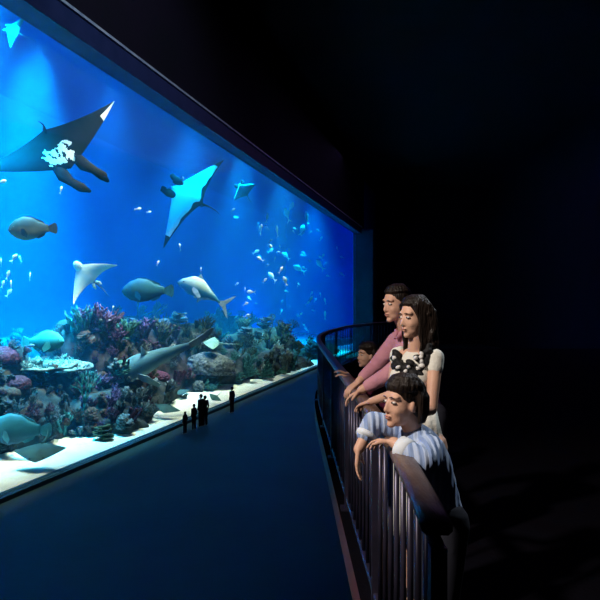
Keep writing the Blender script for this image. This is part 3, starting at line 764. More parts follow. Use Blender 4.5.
# small fish: one mesh each, copied; the school near the far end and a few loose ones
SH = [(0, .05), (.1, .22), (.35, .42), (.6, .34), (.85, .12), (1, .07)]
SW = [(0, .02), (.15, .13), (.4, .17), (.8, .06), (1, .03)]
FM = {'silver': mat('silver_fish_skin', (0.85, 0.95, 0.95), 0.35, (0.6, 0.85, 0.9), 3), 'blue': mat('blue_fish_skin', (0.08, 0.30, 0.60), 0.45, (0.15, 0.45, 0.7), 3), 'yellow': mat('yellow_fish_skin', (0.6, 0.6, 0.15), 0.45)}
FP = {k: fish('small_fish', 1.0, SH, SW, m, m, FTAIL, [(.25, 0), (.4, .08), (.75, .05), (.88, 0)], [], None, simple=True) for k, m in FM.items()}
used = set()
def small(px, py, dn, wpx, ang, dep, kind, lab, grp):
    if kind in used: o = FP[kind].copy(); COL.objects.link(o)
    else: o = FP[kind]; used.add(kind)
    y = yat(px, dn); L = wpx / 600 * y
    place(o, pt(px, py, dn), img(ang, dep), (0.05, -.1, 1), L); tag(o, lab, 'fish', grp)
BIG = [(287, 215, 15, 110), (291, 207, 12, 60), (307, 218, 14, 100), (302, 230, 11, 70), (277, 231, 13, 95), (261, 229, 11, 80), (267, 218, 9, 80), (271, 248, 8, 100), (256, 252, 8, 30), (260, 259, 8, 150),
       (299, 269, 14, 150), (320, 265, 13, 130), (272, 277, 13, 130), (285, 281, 10, 110), (251, 292, 10, 175), (281, 270, 9, 60), (325, 301, 7, 100), (311, 299, 7, 60), (325, 315, 9, 90), (247, 316, 8, 20), (286, 256, 10, 135)]
def school_label(size, kd, px, py, an):
    h = 'high' if py < 232 else 'upper middle' if py < 256 else 'middle' if py < 280 else 'lower middle' if py < 304 else 'low'
    x = 'left edge' if px < 256 else 'left half' if px < 278 else 'centre' if px < 298 else 'right half' if px < 318 else 'right edge'
    d = 'heading right' if an < 60 else 'swimming upwards' if an < 120 else 'heading left'
    return '%s %s fish %s, %s of the far school, %s' % (size, 'silver' if kd == 'silver' else 'dull blue', d, h, x)
for (px, py, w, a) in BIG:
    small(px, py, R.uniform(3, 6), w, a, R.uniform(-.5, .5), 'silver', school_label('larger bright', 'silver', px, py, a), 'bright silver fish of the far school')
for i in range(62):
    kd = 'silver' if R.random() < .55 else 'blue'; an_ = R.uniform(20, 170)
    px = min(342, max(236, R.gauss(286, 27))); py = R.uniform(212, 338)
    if py < 238 - (px - 355) * -0.652 + 14: py = 238 - (355 - px) * .652 + R.uniform(16, 60)
    small(px, py, R.uniform(2.5, 10), R.uniform(3.5, 7), an_, R.uniform(-.8, .8), kd,
          school_label('tiny', kd, px, py, an_), 'tiny fish of the far school')
ORD = ('topmost', 'second from the top', 'topmost at the very edge', 'middle', 'lower middle', 'lowest', 'rightmost', 'lowest at the very edge')
for n_, (px, py, w, a) in enumerate(((14, 258, 10, 60), (20, 259, 9, 120), (1, 262, 9, 100), (8, 275, 10, 80), (11, 285, 11, 100), (9, 293, 9, 60), (30, 276, 9, 95), (3, 284, 8, 80))):
    small(px, py, R.uniform(4, 7), w, a, .3, 'silver', 'small silver fish, %s of the bunch at the left edge' % ORD[n_], 'small silver fish bunch at the left edge')
for (px, py, w, a, k, lab) in ((2, 182, 9, 20, 'silver', 'small pale fish cut by the left edge under the large manta'), (138, 209, 7, 10, 'silver', 'tiny silver fish left of the white-bellied manta'), (158, 263, 6, 70, 'silver', 'tiny silver fish above the blue-green grouper'),
                       (180, 247, 8, 100, 'silver', 'small silver fish right below the white-bellied manta'), (201, 270, 6, 90, 'silver', 'tiny silver fish above the silver trevally'), (61, 190, 8, 80, 'silver', 'faint small fish under the lobes of the large manta'),
                       (113, 308, 5, 80, 'silver', 'tiny silver fish above the purple corals'), (183, 181, 10, 100, 'blue', 'slim blue fish beside the nose of the white-bellied manta'), (30, 346, 9, 10, 'blue', 'small blue fish behind the tail of the teal wrasse'),
                       (149, 212, 5, 10, 'silver', 'tiny silver fish close left of the white-bellied manta'), (216, 373, 9, 8, 'yellow', 'small yellowish fish under the round grooved coral'), (233, 210, 6, 40, 'blue', 'small blue fish under the small dark manta')):
    small(px, py, 4.0, w, a, .2, k, lab, None)

# ------------------------------------------------------------------ the visitors' balcony
PATH = [(0.380, 1.66), (0.398, 2.0), (0.415, 2.5), (0.42, 3.2), (0.41, 4.0), (0.39, 5.2), (0.36, 7.0), (0.325, 9.0), (0.33, 10.6), (0.42, 12.2), (0.70, 14.2), (1.25, 16.8), (2.1, 19.4), (3.3, 21.6), (5.0, 23.4)]
def smooth_path(P, step):
    out = []
    for i in range(len(P) - 1):
        p0 = Vector(P[max(i - 1, 0)]); p1 = Vector(P[i]); p2 = Vector(P[i + 1]); p3 = Vector(P[min(i + 2, len(P) - 1)])
        for k in range(12):
            t = k / 12
            out.append(.5 * ((2 * p1) + (p2 - p0) * t + (2 * p0 - 5 * p1 + 4 * p2 - p3) * t * t + (3 * p1 - p0 - 3 * p2 + p3) * t ** 3))
    out.append(Vector(P[-1]))
    # resample by length
    res = [out[0]]; acc = 0
    for a, b in zip(out, out[1:]):
        d = (b - a).length; 
        while acc + d >= step:
            a = a.lerp(b, (step - acc) / d); d = (b - a).length; res.append(a.copy()); acc = 0
        acc += d
    return res
fine = smooth_path(PATH, 0.12)
# deck: polygon between the rail line and the right wall
dk = MB(); n = len(fine); ZT = [0.0, -0.22]
off = -0.07
edge = []
for i, p in enumerate(fine):
    t = (fine[min(i + 1, n - 1)] - fine[max(i - 1, 0)]).normalized(); edge.append(p + Vector((-t.y, t.x)) * 0.07)
edge[0].y = 0.9
vs = [(p.x, p.y, z) for z in ZT for p in edge] + [(29.6, p.y + (0 if i else 0), z) for z in ZT for i, p in enumerate(edge)]
fs = []; mi = []
for i in range(n - 1):
    fs.append((i, i + 1, 2 * n + i + 1, 2 * n + i)); mi.append(0)
    fs.append((n + i, 3 * n + i, 3 * n + i + 1, n + i + 1)); mi.append(1)
    fs.append((i, n + i, n + i + 1, i + 1)); mi.append(1)
fs.append((0, 2 * n, 3 * n, n)); mi.append(1); fs.append((n - 1, 2 * n - 1, 4 * n - 1, 3 * n - 1)); mi.append(1)
dk.add(vs, fs, mi)
tag(dk.build('floor_balcony', [M['deck'], M['fascia']], smooth=False), 'dark balcony deck with a red-brown edge', kind='structure')
for (x, y) in ((3.2, 4.0), (3.2, 12.0), (6.0, 19.0)):
    cm = MB(); cm.tube([(x, y, HALL), (x, y, -0.21)], .25, 20); struct('column_support', cm, M['black_paint'], 'black column carrying the balcony', True)

M['rail_wood'] = mat('dark_rail_wood', (0.16, 0.10, 0.075), 0.42, (0.09, 0.05, 0.04), 3.0, 0.15, 20, spec=0.5, stretch=(6, 1, 6))
M['bar'] = mat('dark_bar_metal', (0.035, 0.035, 0.06), 0.35, (0.06, 0.05, 0.09), 6, metal=0.5, spec=0.6)
rail = empty('balcony_railing', (0.40, 3.0, 0)); tag(rail, 'curved balcony railing with a flat brown handrail and dark upright bars', 'railing')
rail_inv = Matrix.Translation((-0.40, -3.0, 0))
def rb(mb, name, m, sm=True, parent=None):
    for i, v in enumerate(mb.v): mb.v[i] = v - Vector((0.40, 3.0, 0))
    return mb.build(name, m, rail, sm)
def sweep(path, z, w, h, bev=.012):
    m = MB(); n = len(path); prof_ = [(-w / 2, -h / 2 + bev), (-w / 2 + bev, -h / 2), (w / 2 - bev, -h / 2), (w / 2, -h / 2 + bev), (w / 2, h / 2 - bev), (w / 2 - bev, h / 2), (-w / 2 + bev, h / 2), (-w / 2, h / 2 - bev)]
    vs = []
    for i, p in enumerate(path):
        t = (path[min(i + 1, n - 1)] - path[max(i - 1, 0)]).normalized(); s = Vector((t.y, -t.x))
        for a, b in prof_: vs.append((p.x + s.x * a, p.y + s.y * a, z + b))
    fs = [(i * 8 + k, i * 8 + (k + 1) % 8, (i + 1) * 8 + (k + 1) % 8, (i + 1) * 8 + k) for i in range(n - 1) for k in range(8)]
    fs.append(tuple(range(8))); fs.append(tuple((n - 1) * 8 + k for k in range(7, -1, -1)))
    m.add(vs, fs); return m
rb(sweep(fine, 1.085, 0.085, 0.045), 'handrail', M['rail_wood'])
rb(sweep(fine, 1.035, 0.035, 0.03, .006), 'upper_rail', M['bar'])
rb(sweep(fine, 0.10, 0.035, 0.03, .006), 'lower_rail', M['bar'])
near = [p for p in smooth_path(PATH, 0.185) if p.y < 8.6]; far = [p for p in smooth_path(PATH, 0.265) if p.y >= 8.7]
proto_bar = None
cnt = 0
for i, p in enumerate((near + far)[:99]):
    post = (i % 9 == 0)
    if post:
        m = MB(); m.box((p.x, p.y, .52), (.045, .045, 1.03)); m.box((p.x, p.y, .012), (.11, .11, .02)); rb(m, 'post', M['bar'], False)
    elif proto_bar is None:
        m = MB(); m.tube([(p.x, p.y, .10), (p.x, p.y, 1.03)], .012, 10); proto_bar = rb(m, 'baluster', M['bar']); pb = p
    else:
        o = proto_bar.copy(); COL.objects.link(o); o.parent = rail; o.location = (p.x - pb.x, p.y - pb.y, 0)

# ------------------------------------------------------------------ people
def remeshed(mb, name, mats, voxel, parent=None, smooth_it=4, paint=None):
    me = bpy.data.meshes.new(name + '_raw'); me.from_pydata([tuple(v) for v in mb.v], [], [tuple(f) for f in mb.f]); me.update()
    bm = bmesh.new(); bm.from_mesh(me); bmesh.ops.recalc_face_normals(bm, faces=bm.faces); bm.to_mesh(me); bm.free()
    o = bpy.data.objects.new(name + '_raw', me); COL.objects.link(o)
    r = o.modifiers.new('r', 'REMESH'); r.mode = 'VOXEL'; r.voxel_size = voxel
    if smooth_it:
        s = o.modifiers.new('s', 'SMOOTH'); s.iterations = smooth_it; s.factor = 0.5
    dg = bpy.context.evaluated_depsgraph_get(); ev = o.evaluated_get(dg)
    m2 = bpy.data.meshes.new_from_object(ev); m2.name = name
    bpy.data.objects.remove(o); bpy.data.meshes.remove(me)
    m2.materials.clear()
    if not isinstance(mats, (list, tuple)): mats = [mats]
    for m in mats: m2.materials.append(m)
    m2.polygons.foreach_set('use_smooth', [True] * len(m2.polygons))
    if paint: m2.polygons.foreach_set('material_index', [paint(p.center) for p in m2.polygons])
    q = bpy.data.objects.new(name, m2); COL.objects.link(q)
    if parent is not None: q.parent = parent
    return q
SKIN = mat('skin', (0.70, 0.42, 0.30), 0.5, (0.64, 0.37, 0.27), 8, 0.05, 60)
LIP = mat('lips', (0.42, 0.17, 0.14), 0.45)
EYEW = mat('eye_white', (0.75, 0.72, 0.70), 0.25); HAIR = mat('black_hair', (0.008, 0.006, 0.005), 0.4, (0.022, 0.014, 0.011), 20, 0.4, 90, spec=0.25, stretch=(1, 1, .15))
def basis(f):
    f = Vector(f).normalized(); l = Vector((0, 0, 1)).cross(f).normalized(); u = f.cross(l)
    return Matrix((f, l, u)).transposed()
def head_shapes(B, c, R3, s):
    """face towards +x of R3; c is the middle of the head; s = 1 for a 0.235 m head"""
    c = Vector(c); P = lambda x, y, z: c + R3 @ Vector((x * s, y * s, z * s))
    E = lambda x, y, z, a, b_, d: B.ell(P(x, y, z), (a * s, b_ * s, d * s), 22, 14, rot=R3)
    E(-.012, 0, .030, .094, .073, .088)      # skull
    E(.022, 0, -.022, .066, .064, .080)      # face
    E(.028, 0, -.066, .052, .051, .044)      # jaw
    E(.064, 0, -.098, .020, .022, .017)      # chin
    for q in (-1, 1):
        E(.046, q * .032, -.030, .032, .026, .030)   # cheeks
        E(.066, q * .026, .032, .018, .030, .012)    # brow
        E(-.008, q * .074, -.010, .018, .008, .030)  # ear
        E(-.002, q * .078, -.006, .012, .009, .020)
        E(.088, q * .011, -.035, .009, .008, .007)   # nostril
    B.capsule(P(.082, 0, .012), P(.097, 0, -.030), .008 * s, .0115 * s, 12)
    E(.082, 0, -.060, .012, .022, .006); E(.080, 0, -.071, .012, .018, .007)
def face_parts(parent, c, R3, s, brow=True):
    c = Vector(c); P = lambda x, y, z: c + R3 @ Vector((x * s, y * s, z * s))
    for q in (-1, 1):
        b = MB(); b.ell(P(.0765, q * .031, .008), (.0105 * s, .0145 * s, .0062 * s), 14, 9, rot=R3); e = b.build('eye', EYEW, parent)
        b = MB(); b.ell(P(.0856, q * .031, .008), (.0030 * s, .0058 * s, .0058 * s), 12, 8, rot=R3); b.build('iris', EYEM[0], e)
        b = MB(); b.tube([P(.088, q * .012, .028), P(.089, q * .028, .033), P(.080, q * .046, .027)], [.002 * s, .003 * s, .0012 * s], 7); b.build('eyebrow', HAIR, parent)
    b = MB(); b.ell(P(.088, 0, -.059), (.0065 * s, .021 * s, .0038 * s), 14, 8, rot=R3); b.ell(P(.086, 0, -.068), (.0065 * s, .017 * s, .0045 * s), 14, 8, rot=R3); b.build('lips', LIP, parent)
def hand(B, wrist, d, n, thumb, s=1.0, curl=0.5):
    """d: pointing direction of the palm, n: direction the palm faces, thumb: +1 / -1 side"""
    w = Vector(wrist); d = Vector(d).normalized(); n = Vector(n); n = (n - d * n.dot(d)).normalized(); t = d.cross(n).normalized() * thumb
    for k in range(4):   # palm: four metacarpals under one skin
        o = (k - 1.5) * .019 * s
        B.capsule(w + t * o * .6, w + d * .078 * s + t * o, .014 * s, .0125 * s, 10)
    L = [.072, .080, .075, .060]
    for k in range(4):
        o = (1.5 - k) * .0205 * s; p = w + d * .080 * s + t * o; a = 0.0; r = .0092 * s
        for j, fr in enumerate((.45, .30, .25)):
            a += curl * (.55, .75, .55)[j]
            q = p + (d * math.cos(a) + n * math.sin(a)) * L[k] * fr * s + t * (1.5 - k) * .0022 * s
            B.capsule(p, q, r, r * .92, 10); p = q; r *= .92
    p = w + d * .020 * s + t * .022 * s; q = p + (d * .6 + t * .75 + n * .25).normalized() * .045 * s; r_ = q + (d * .85 + t * .25 + n * .4).normalized() * .032 * s
    B.capsule(p, q, .014 * s, .011 * s, 10); B.capsule(q, r_, .011 * s, .009 * s, 10)
def limb(B, pts, rs):
    for (a, b, ra, rb_) in zip(pts, pts[1:], rs, rs[1:]): B.capsule(a, b, ra, rb_, 16)

def person(label, origin, group=None):
    e = empty('person', origin); tag(e, label, 'person', group); return e
def reparent(e):
    inv = Matrix.Translation(-e.location)
    seen = set()
    for ch in e.children:   # meshes were built in world coordinates
        for o in [ch] + list(ch.children):
            if o.data.name not in seen: o.data.transform(inv); seen.add(o.data.name)
V = Vector
def torso(B, pelvis, waist, chest, neck, Rb, w, dpt, grow=0.0):
    """hips, waist, ribcage and shoulders as overlapping ellipsoids turned with the body"""
    g = grow
    B.ell(pelvis, (dpt * .95 + g, w * .88 + g, .13 + g), 20, 12, rot=Rb)
    B.ell(V(pelvis).lerp(V(waist), .55), (dpt * .88 + g, w * .80 + g, .13 + g), 20, 12, rot=Rb)
    B.ell(waist, (dpt * .84 + g, w * .74 + g, .14 + g), 20, 12, rot=Rb)
    B.ell(V(waist).lerp(V(chest), .5), (dpt * .92 + g, w * .84 + g, .15 + g), 20, 12, rot=Rb)
    B.ell(chest, (dpt + g, w * .95 + g, .16 + g), 20, 12, rot=Rb)

# ---- man in the pink shirt
f = V((-.90, -.43, 0)).normalized(); Rb = basis(f); l = Rb @ V((0, 1, 0))
e = person('man with short black hair in a pink shirt leaning on the railing behind the woman', (0.84, 4.2, 0))
pel, wai, che, nek, hd = V((.88, 4.22, .93)), V((.85, 4.21, 1.10)), V((.775, 4.18, 1.34)), V((.735, 4.16, 1.50)), V((.664, 4.13, 1.705))
Rh = basis(f * 1.0 + V((-.12, -.10, -.10)))
sL, sR = che + l * .168 + V((0, 0, .10)), che - l * .168 + V((0, 0, .10))
eL, eR = V((.575, 3.93, 1.24)), V((.56, 4.42, 1.25)); wL, wR = V((.405, 3.96, 1.14)), V((.42, 4.30, 1.15))
B = MB(); torso(B, pel, wai, che, nek, Rb, .150, .100)
B.capsule(che + V((0, 0, .12)), hd + V((.02, 0, -.06)), .062, .056); head_shapes(B, hd, Rh, 1.03)
for (s_, a, b_, c_) in ((1, sL, eL, wL), (-1, sR, eR, wR)):
    limb(B, [che + V((0, 0, .09)), a, b_, c_], [.07, .058, .042, .029]); hand(B, c_, (c_ - b_).normalized() * .6 + V((-.3, .1, -.2)), (-.1, 0, -1), s_, 1.0, .55)
for s_ in (1, -1):
    h = pel + l * .095 * s_; k = h + V((-.02, -.01, -.42)); an = V((h.x + .03, h.y, .09)); limb(B, [h, k, an], [.088, .058, .042]); B.capsule(an + V((.02, 0, -.04)), an + f * .15 + V((0, 0, -.05)), .042, .036)
remeshed(B, 'body', SKIN, .0055, e, 6); face_parts(e, hd, Rh, 1.03)
PINK = mat('pink_shirt_cloth', (0.62, 0.30, 0.36), 0.75, (0.52, 0.23, 0.30), 5, 0.3, 14)
B = MB(); torso(B, pel + V((0, 0, .02)), wai, che, nek, Rb, .150, .100, .014)
B.capsule(che + V((0, 0, .11)), che.lerp(nek, .72) + V((-.01, 0, .03)), .085, .066)
for (a, b_, c_) in ((sL, eL, wL), (sR, eR, wR)): limb(B, [che + V((0, 0, .09)), a, b_, b_.lerp(c_, .72)], [.085, .073, .058, .044])
remeshed(B, 'shirt', PINK, .009, e, 5)
B = MB(); 
for q in (-1, 1): B.tube([nek + Rb @ V((-.02, q * .055, .045)), nek + Rb @ V((.05, q * .04, .02)), nek + Rb @ V((.085, q * .008, -.03))], [.012, .018, .01], 8)
B.build('collar', PINK, e)
TROU = mat('dark_trouser_cloth', (0.02, 0.022, 0.035), 0.85)
B = MB(); B.ell(pel, (.118, .165, .13), 18, 10, rot=Rb)
for s_ in (1, -1):
    h = pel + l * .095 * s_; k = h + V((-.02, -.01, -.42)); an = V((h.x + .03, h.y, .11)); limb(B, [h, k, an], [.104, .076, .068])
remeshed(B, 'trousers', TROU, .012, e, 4)
SHOE = mat('dark_shoe_leather', (0.02, 0.016, 0.014), 0.45)
def shoes(e, ankles, f, s):
    for a in ankles:
        B = MB(); c = V((a.x, a.y, 0)); B.capsule(c + f * -.035 * s + V((0, 0, .048 * s)), c + f * .155 * s + V((0, 0, .040 * s)), .048 * s, .040 * s); B.capsule(c + V((0, 0, .06 * s)), c + V((0, 0, .10 * s)), .052 * s, .052 * s)
        for v in B.v: v.z = max(v.z, .002)
        B.build('shoe', SHOE, e)
def short_hair(e, hd, Rh, s, extra=None, fringe=.060):
    B = MB(); P = lambda x, y, z: V(hd) + Rh @ V((x * s, y * s, z * s))
    B.ell(P(-.024, 0, .046), (.096 * s, .081 * s, .086 * s), 22, 14, rot=Rh)
    B.ell(P(-.052, 0, .005), (.062 * s, .074 * s, .080 * s), 20, 12, rot=Rh)
    for k in range(15):      # combed locks from the crown to the hairline
        a = -1.75 + 3.5 * k / 14
        B.tube([P(-.03 + .02 * math.cos(a), .03 * math.sin(a), .128), P(-.02 + .062 * math.cos(a), .058 * math.sin(a), .114), P(-.022 + .092 * math.cos(a), .078 * math.sin(a), .082), P(-.024 + .100 * math.cos(a), .083 * math.sin(a), fringe)], [.014 * s, .015 * s, .014 * s, .007 * s], 7)
    if extra: extra(B, P)
    return remeshed(B, 'hair', HAIR, .006, e, 2)
shoes(e, [pel + l * .095 * q + V((.03, 0, 0)) for q in (1, -1)], f, 1.0)
short_hair(e, hd, Rh, 1.03, fringe=.088); reparent(e)

# ---- woman in the white dress
f = V((-.72, -.70, 0)).normalized(); Rb = basis(f); l = Rb @ V((0, 1, 0))
e = person('woman with long wavy dark hair in a white dress and black and white scarf', (0.64, 3.3, 0))
pel, wai, che, nek, hd = V((.665, 3.33, .93)), V((.655, 3.32, 1.10)), V((.640, 3.31, 1.31)), V((.632, 3.31, 1.475)), V((.628, 3.29, 1.630))
Rh = basis(V((-.86, -.50, -.06)))
sL, sR = che + l * .128 + V((0, 0, .105)), che - l * .128 + V((0, 0, .105))
eL, eR = V((.685, 3.13, 1.155)), V((.520, 3.40, 1.19)); wL, wR = V((.47, 2.98, 1.135)), V((.42, 3.55, 1.13))
B = MB(); torso(B, pel, wai, che, nek, Rb, .116, .086)
for q in (-1, 1): B.ell(che + Rb @ V((.055, q * .062, .0)), (.055, .055, .055), 16, 10, rot=Rb)
B.capsule(che + V((0, 0, .12)), hd + V((.015, 0, -.06)), .048, .045); head_shapes(B, hd, Rh, .93)
for (s_, a, b_, c_) in ((1, sL, eL, wL), (-1, sR, eR, wR)):
    limb(B, [che + V((0, 0, .10)), a, b_, c_], [.052, .038, .030, .022]); hand(B, c_, (c_ - b_).normalized() * .7 + V((-.2, 0, -.1)), (0, 0, -1), s_, .88, .5)
for s_ in (1, -1):
    h = pel + l * .08 * s_; k = h + V((-.01, -.01, -.42)); an = V((h.x + .02, h.y, .10)); limb(B, [h, k, an], [.085, .052, .034]); B.capsule(an + V((.015, 0, -.05)), an + f * .13 + V((0, 0, -.065)), .033, .028)
remeshed(B, 'body', SKIN, .0055, e, 6); face_parts(e, hd, Rh, .93)
DRESS = mat('white_dress_cloth', (0.80, 0.78, 0.70), 0.8, (0.70, 0.70, 0.64), 5, 0.3, 12)
def loft(rings, seg, name, m, e, Rb, folds=0, amp=0.0):
    b = MB(); vs = []
    for (c, a, w_, fo) in rings:
        for k in range(seg):
            t = 2 * math.pi * k / seg; r = 1 + fo * math.sin(t * folds)
            vs.append(V(c) + Rb @ V((math.cos(t) * a * r, math.sin(t) * w_ * r, 0)))
    fs = [(i * seg + k, i * seg + (k + 1) % seg, (i + 1) * seg + (k + 1) % seg, (i + 1) * seg + k) for i in range(len(rings) - 1) for k in range(seg)]
    fs.append(tuple(range(seg))); fs.append(tuple((len(rings) - 1) * seg + k for k in range(seg - 1, -1, -1)))
    b.add(vs, fs); return b.build(name, m, e)
B = MB(); torso(B, pel, wai, che + V((0, 0, -.012)), nek, Rb, .114, .086, .010)
for q in (-1, 1):
    B.ell(che + Rb @ V((.055, q * .062, -.004)), (.064, .062, .060), 16, 10, rot=Rb); a = che + Rb @ V((0.0, q * .105, .13)); B.capsule(a, che + Rb @ V((.05, q * .08, .03)), .030, .03); B.capsule(a, che + Rb @ V((-.05, q * .09, .02)), .030, .03)
remeshed(B, 'dress_bodice', DRESS, .008, e, 4)
loft([(wai + V((0, 0, .02)), .090, .105, .0), (wai + V((0, 0, -.08)), .108, .122, .03), (pel + V((0, 0, -.02)), .132, .142, .05), (pel + V((0, 0, -.18)), .148, .156, .07), (pel + V((0, 0, -.34)), .160, .168, .08), (pel + V((0, 0, -.48)), .168, .175, .085)], 64, 'dress_skirt', DRESS, e, Rb, 13)
# short cap sleeve of the near shoulder
B = MB(); B.capsule(sL + V((0, 0, .005)), sL.lerp(eL, .20), .045, .043); remeshed(B, 'cap_sleeve', DRESS, .008, e, 3)
B = MB(); B.capsule(sR + V((0, 0, .005)), sR.lerp(eR, .10), .043, .041); remeshed(B, 'cap_sleeve', DRESS, .008, e, 3)
# ruffled black and white scarf at the neckline
SB = mat('black_scarf_cloth', (0.012, 0.012, 0.014), 0.7); SW_ = mat('white_scarf_cloth', (0.78, 0.78, 0.76), 0.7)
r_ = random.Random(5); B = MB()
for k in range(44):
    a = r_.uniform(-1.5, 1.5); rr = r_.uniform(.055, .10); p = che + Rb @ V((math.cos(a) * rr + .025, math.sin(a) * .105, .135 - math.cos(a) * .07 + r_.uniform(-.07, .035)))
    B.ell(p, (.022, .030, .016), 10, 7, rot=Rb @ Matrix.Rotation(r_.uniform(0, 3), 3, 'X'))
remeshed(B, 'scarf', SB, .006, e, 1)
B = MB()
for k in range(20):
    a = r_.uniform(-1.2, 1.2); p = che + Rb @ V((math.cos(a) * .105 + .035, math.sin(a) * .10, .125 - math.cos(a) * .07 + r_.uniform(-.07, .04)))
    B = MB(); B.ell(p, (.012, r_.uniform(.010, .020), r_.uniform(.006, .013)), 9, 6, rot=Rb @ Matrix.Rotation(r_.uniform(-1, 1), 3, 'X')); B.build('scarf_patch', SW_, e)
def long_hair(B, P):
    r_ = random.Random(11)
    for k in range(44):
        a = 1.75 + r_.uniform(0, 1) * 2.8      # around the back and sides
        x0, y0 = math.cos(a) * .070 - .018, math.sin(a) * .072; L = r_.uniform(.22, .34); ph = r_.uniform(0, 6)
        pts = [P(x0 * .9, y0 * .9, .07)]
        for j in range(1, 8):
            t = j / 7; o = 1.08 + .16 * t; pts.append(P(x0 * o - .012 * t + .020 * math.sin(ph + t * 11), y0 * o + .020 * math.cos(ph + t * 10), .07 - L * t))
        B.tube(pts, [.018, .019, .019, .019, .018, .016, .013, .006], 7)
    for q in (-1, 1):    # waves framing the face
        for k in range(7):
            ph = k * .9; y = q * (.060 + .004 * k); x = .045 - .016 * k
            B.tube([P(x * .5, y * .55, .112), P(x + .004, y * 1.05, .075), P(x - .012, y * 1.20, .03), P(x - .022, y * 1.26, -.03), P(x - .014, y * 1.20 , -.09), P(x - .026, y * 1.28, -.15), P(x - .008, y * 1.15, -.20)], [.010, .011, .011, .011, .011, .010, .005], 7)
short_hair(e, hd, Rh, .93, long_hair, fringe=.088); shoes(e, [pel + l * .08 * q + V((.02, 0, 0)) for q in (1, -1)], f, .85); reparent(e)

# ---- boy in the pale blue shirt, arms over the handrail
f = V((-.95, -.30, 0)).normalized(); Rb = basis(f + V((0, 0, -.45))); l = Rb @ V((0, 1, 0))
e = person('boy in a pale blue striped shirt folding his arms over the handrail', (0.68, 2.66, 0))
pel, wai, che, nek, hd = V((.625, 2.66, .76)), V((.600, 2.65, .88)), V((.545, 2.62, 1.02)), V((.495, 2.60, 1.13)), V((.440, 2.575, 1.280))
Rh = basis(V((-.88, -.47, .04)))
sL, sR = V((.545, 2.480, 1.100)), V((.490, 2.74, 1.125))
eL, wL = V((.490, 2.35, 1.085)), V((.385, 2.465, 1.135)); eR, wR = V((.335, 2.74, 1.165)), V((.262, 2.68, 1.055))
B = MB(); torso(B, pel, wai, che, nek, Rb, .115, .085)
B.capsule(che + V((-.02, 0, .07)), hd + V((.015, 0, -.05)), .045, .042); head_shapes(B, hd, Rh, .90)
limb(B, [che + V((-.02, -.03, .06)), sL, eL, wL], [.055, .043, .034, .024]); limb(B, [che + V((-.02, .03, .06)), sR, eR, wR], [.055, .043, .034, .024])
hand(B, wL, (-.6, .75, -.10), (-.2, -.2, -1), 1, .85, .6); hand(B, wR, (-.10, -.15, -1), (.9, -.2, 0), -1, .85, .30)
for s_ in (1, -1):
    h = pel + l * .07 * s_; k = h + V((-.03, -.01, -.36)); an = V((h.x + .03, h.y, .07)); limb(B, [h, k, an], [.075, .048, .034]); B.capsule(an + V((.015, 0, -.03)), an + f * .12 + V((0, 0, -.04)), .034, .028)
remeshed(B, 'body', SKIN, .0050, e, 6); face_parts(e, hd, Rh, .90)
BLUE = mat('pale_blue_striped_cloth', (0.24, 0.34, 0.58), 0.75, (0.44, 0.54, 0.74), 9, 0.3, 12, tex='wave', lo=.40, hi=.60)
B = MB(); torso(B, pel + V((0, 0, -.01)), wai, che, nek, Rb, .115, .085, .020)
limb(B, [che + V((-.02, -.03, .06)), sL, eL, eL.lerp(wL, .50)], [.068, .060, .052, .046]); limb(B, [che + V((-.02, .03, .06)), sR, eR, eR.lerp(wR, .45)], [.068, .060, .050, .046])
for q in (-1, 1): B.capsule(nek + Rb @ V((-.03, q * .045, -.02)), nek + Rb @ V((.05, q * .02, -.055)), .018, .016)
remeshed(B, 'shirt', BLUE, .007, e, 3)
CUFF = mat('white_cuff_cloth', (0.75, 0.82, 0.9), 0.7)
for (a, b_, t0, t1) in ((eL, wL, .50, .80), (eR, wR, .43, .58)):
    B = MB(); B.tube([a.lerp(b_, t0 - .04), a.lerp(b_, t0), a.lerp(b_, (t0 + t1) / 2), a.lerp(b_, t1), a.lerp(b_, t1)], [.040, .050, .049, .046, .024], 18); B.build('cuff', CUFF, e)
B = MB(); B.ell(pel, (.100, .125, .11), 18, 10, rot=Rb)
for s_ in (1, -1):
    h = pel + l * .07 * s_; k = h + V((-.03, -.01, -.36)); an = V((h.x + .03, h.y, .09)); limb(B, [h, k, an], [.088, .064, .056])
remeshed(B, 'trousers', TROU, .010, e, 4)
def bob(B, P):
    r_ = random.Random(4)
    for k in range(30):
        a = 1.5 + r_.random() * 3.3; x0, y0 = math.cos(a) * .07 - .02, math.sin(a) * .078
        B.tube([P(x0 * .8, y0 * .8, .08), P(x0 * 1.22, y0 * 1.12, .03), P(x0 * 1.25, y0 * 1.12, -.03), P(x0 * 1.15, y0 * 1.05, -.085)], [.018, .018, .016, .006], 7)
short_hair(e, hd, Rh, .94, bob); shoes(e, [pel + l * .07 * q + V((.03, 0, 0)) for q in (1, -1)], f, .85); reparent(e)

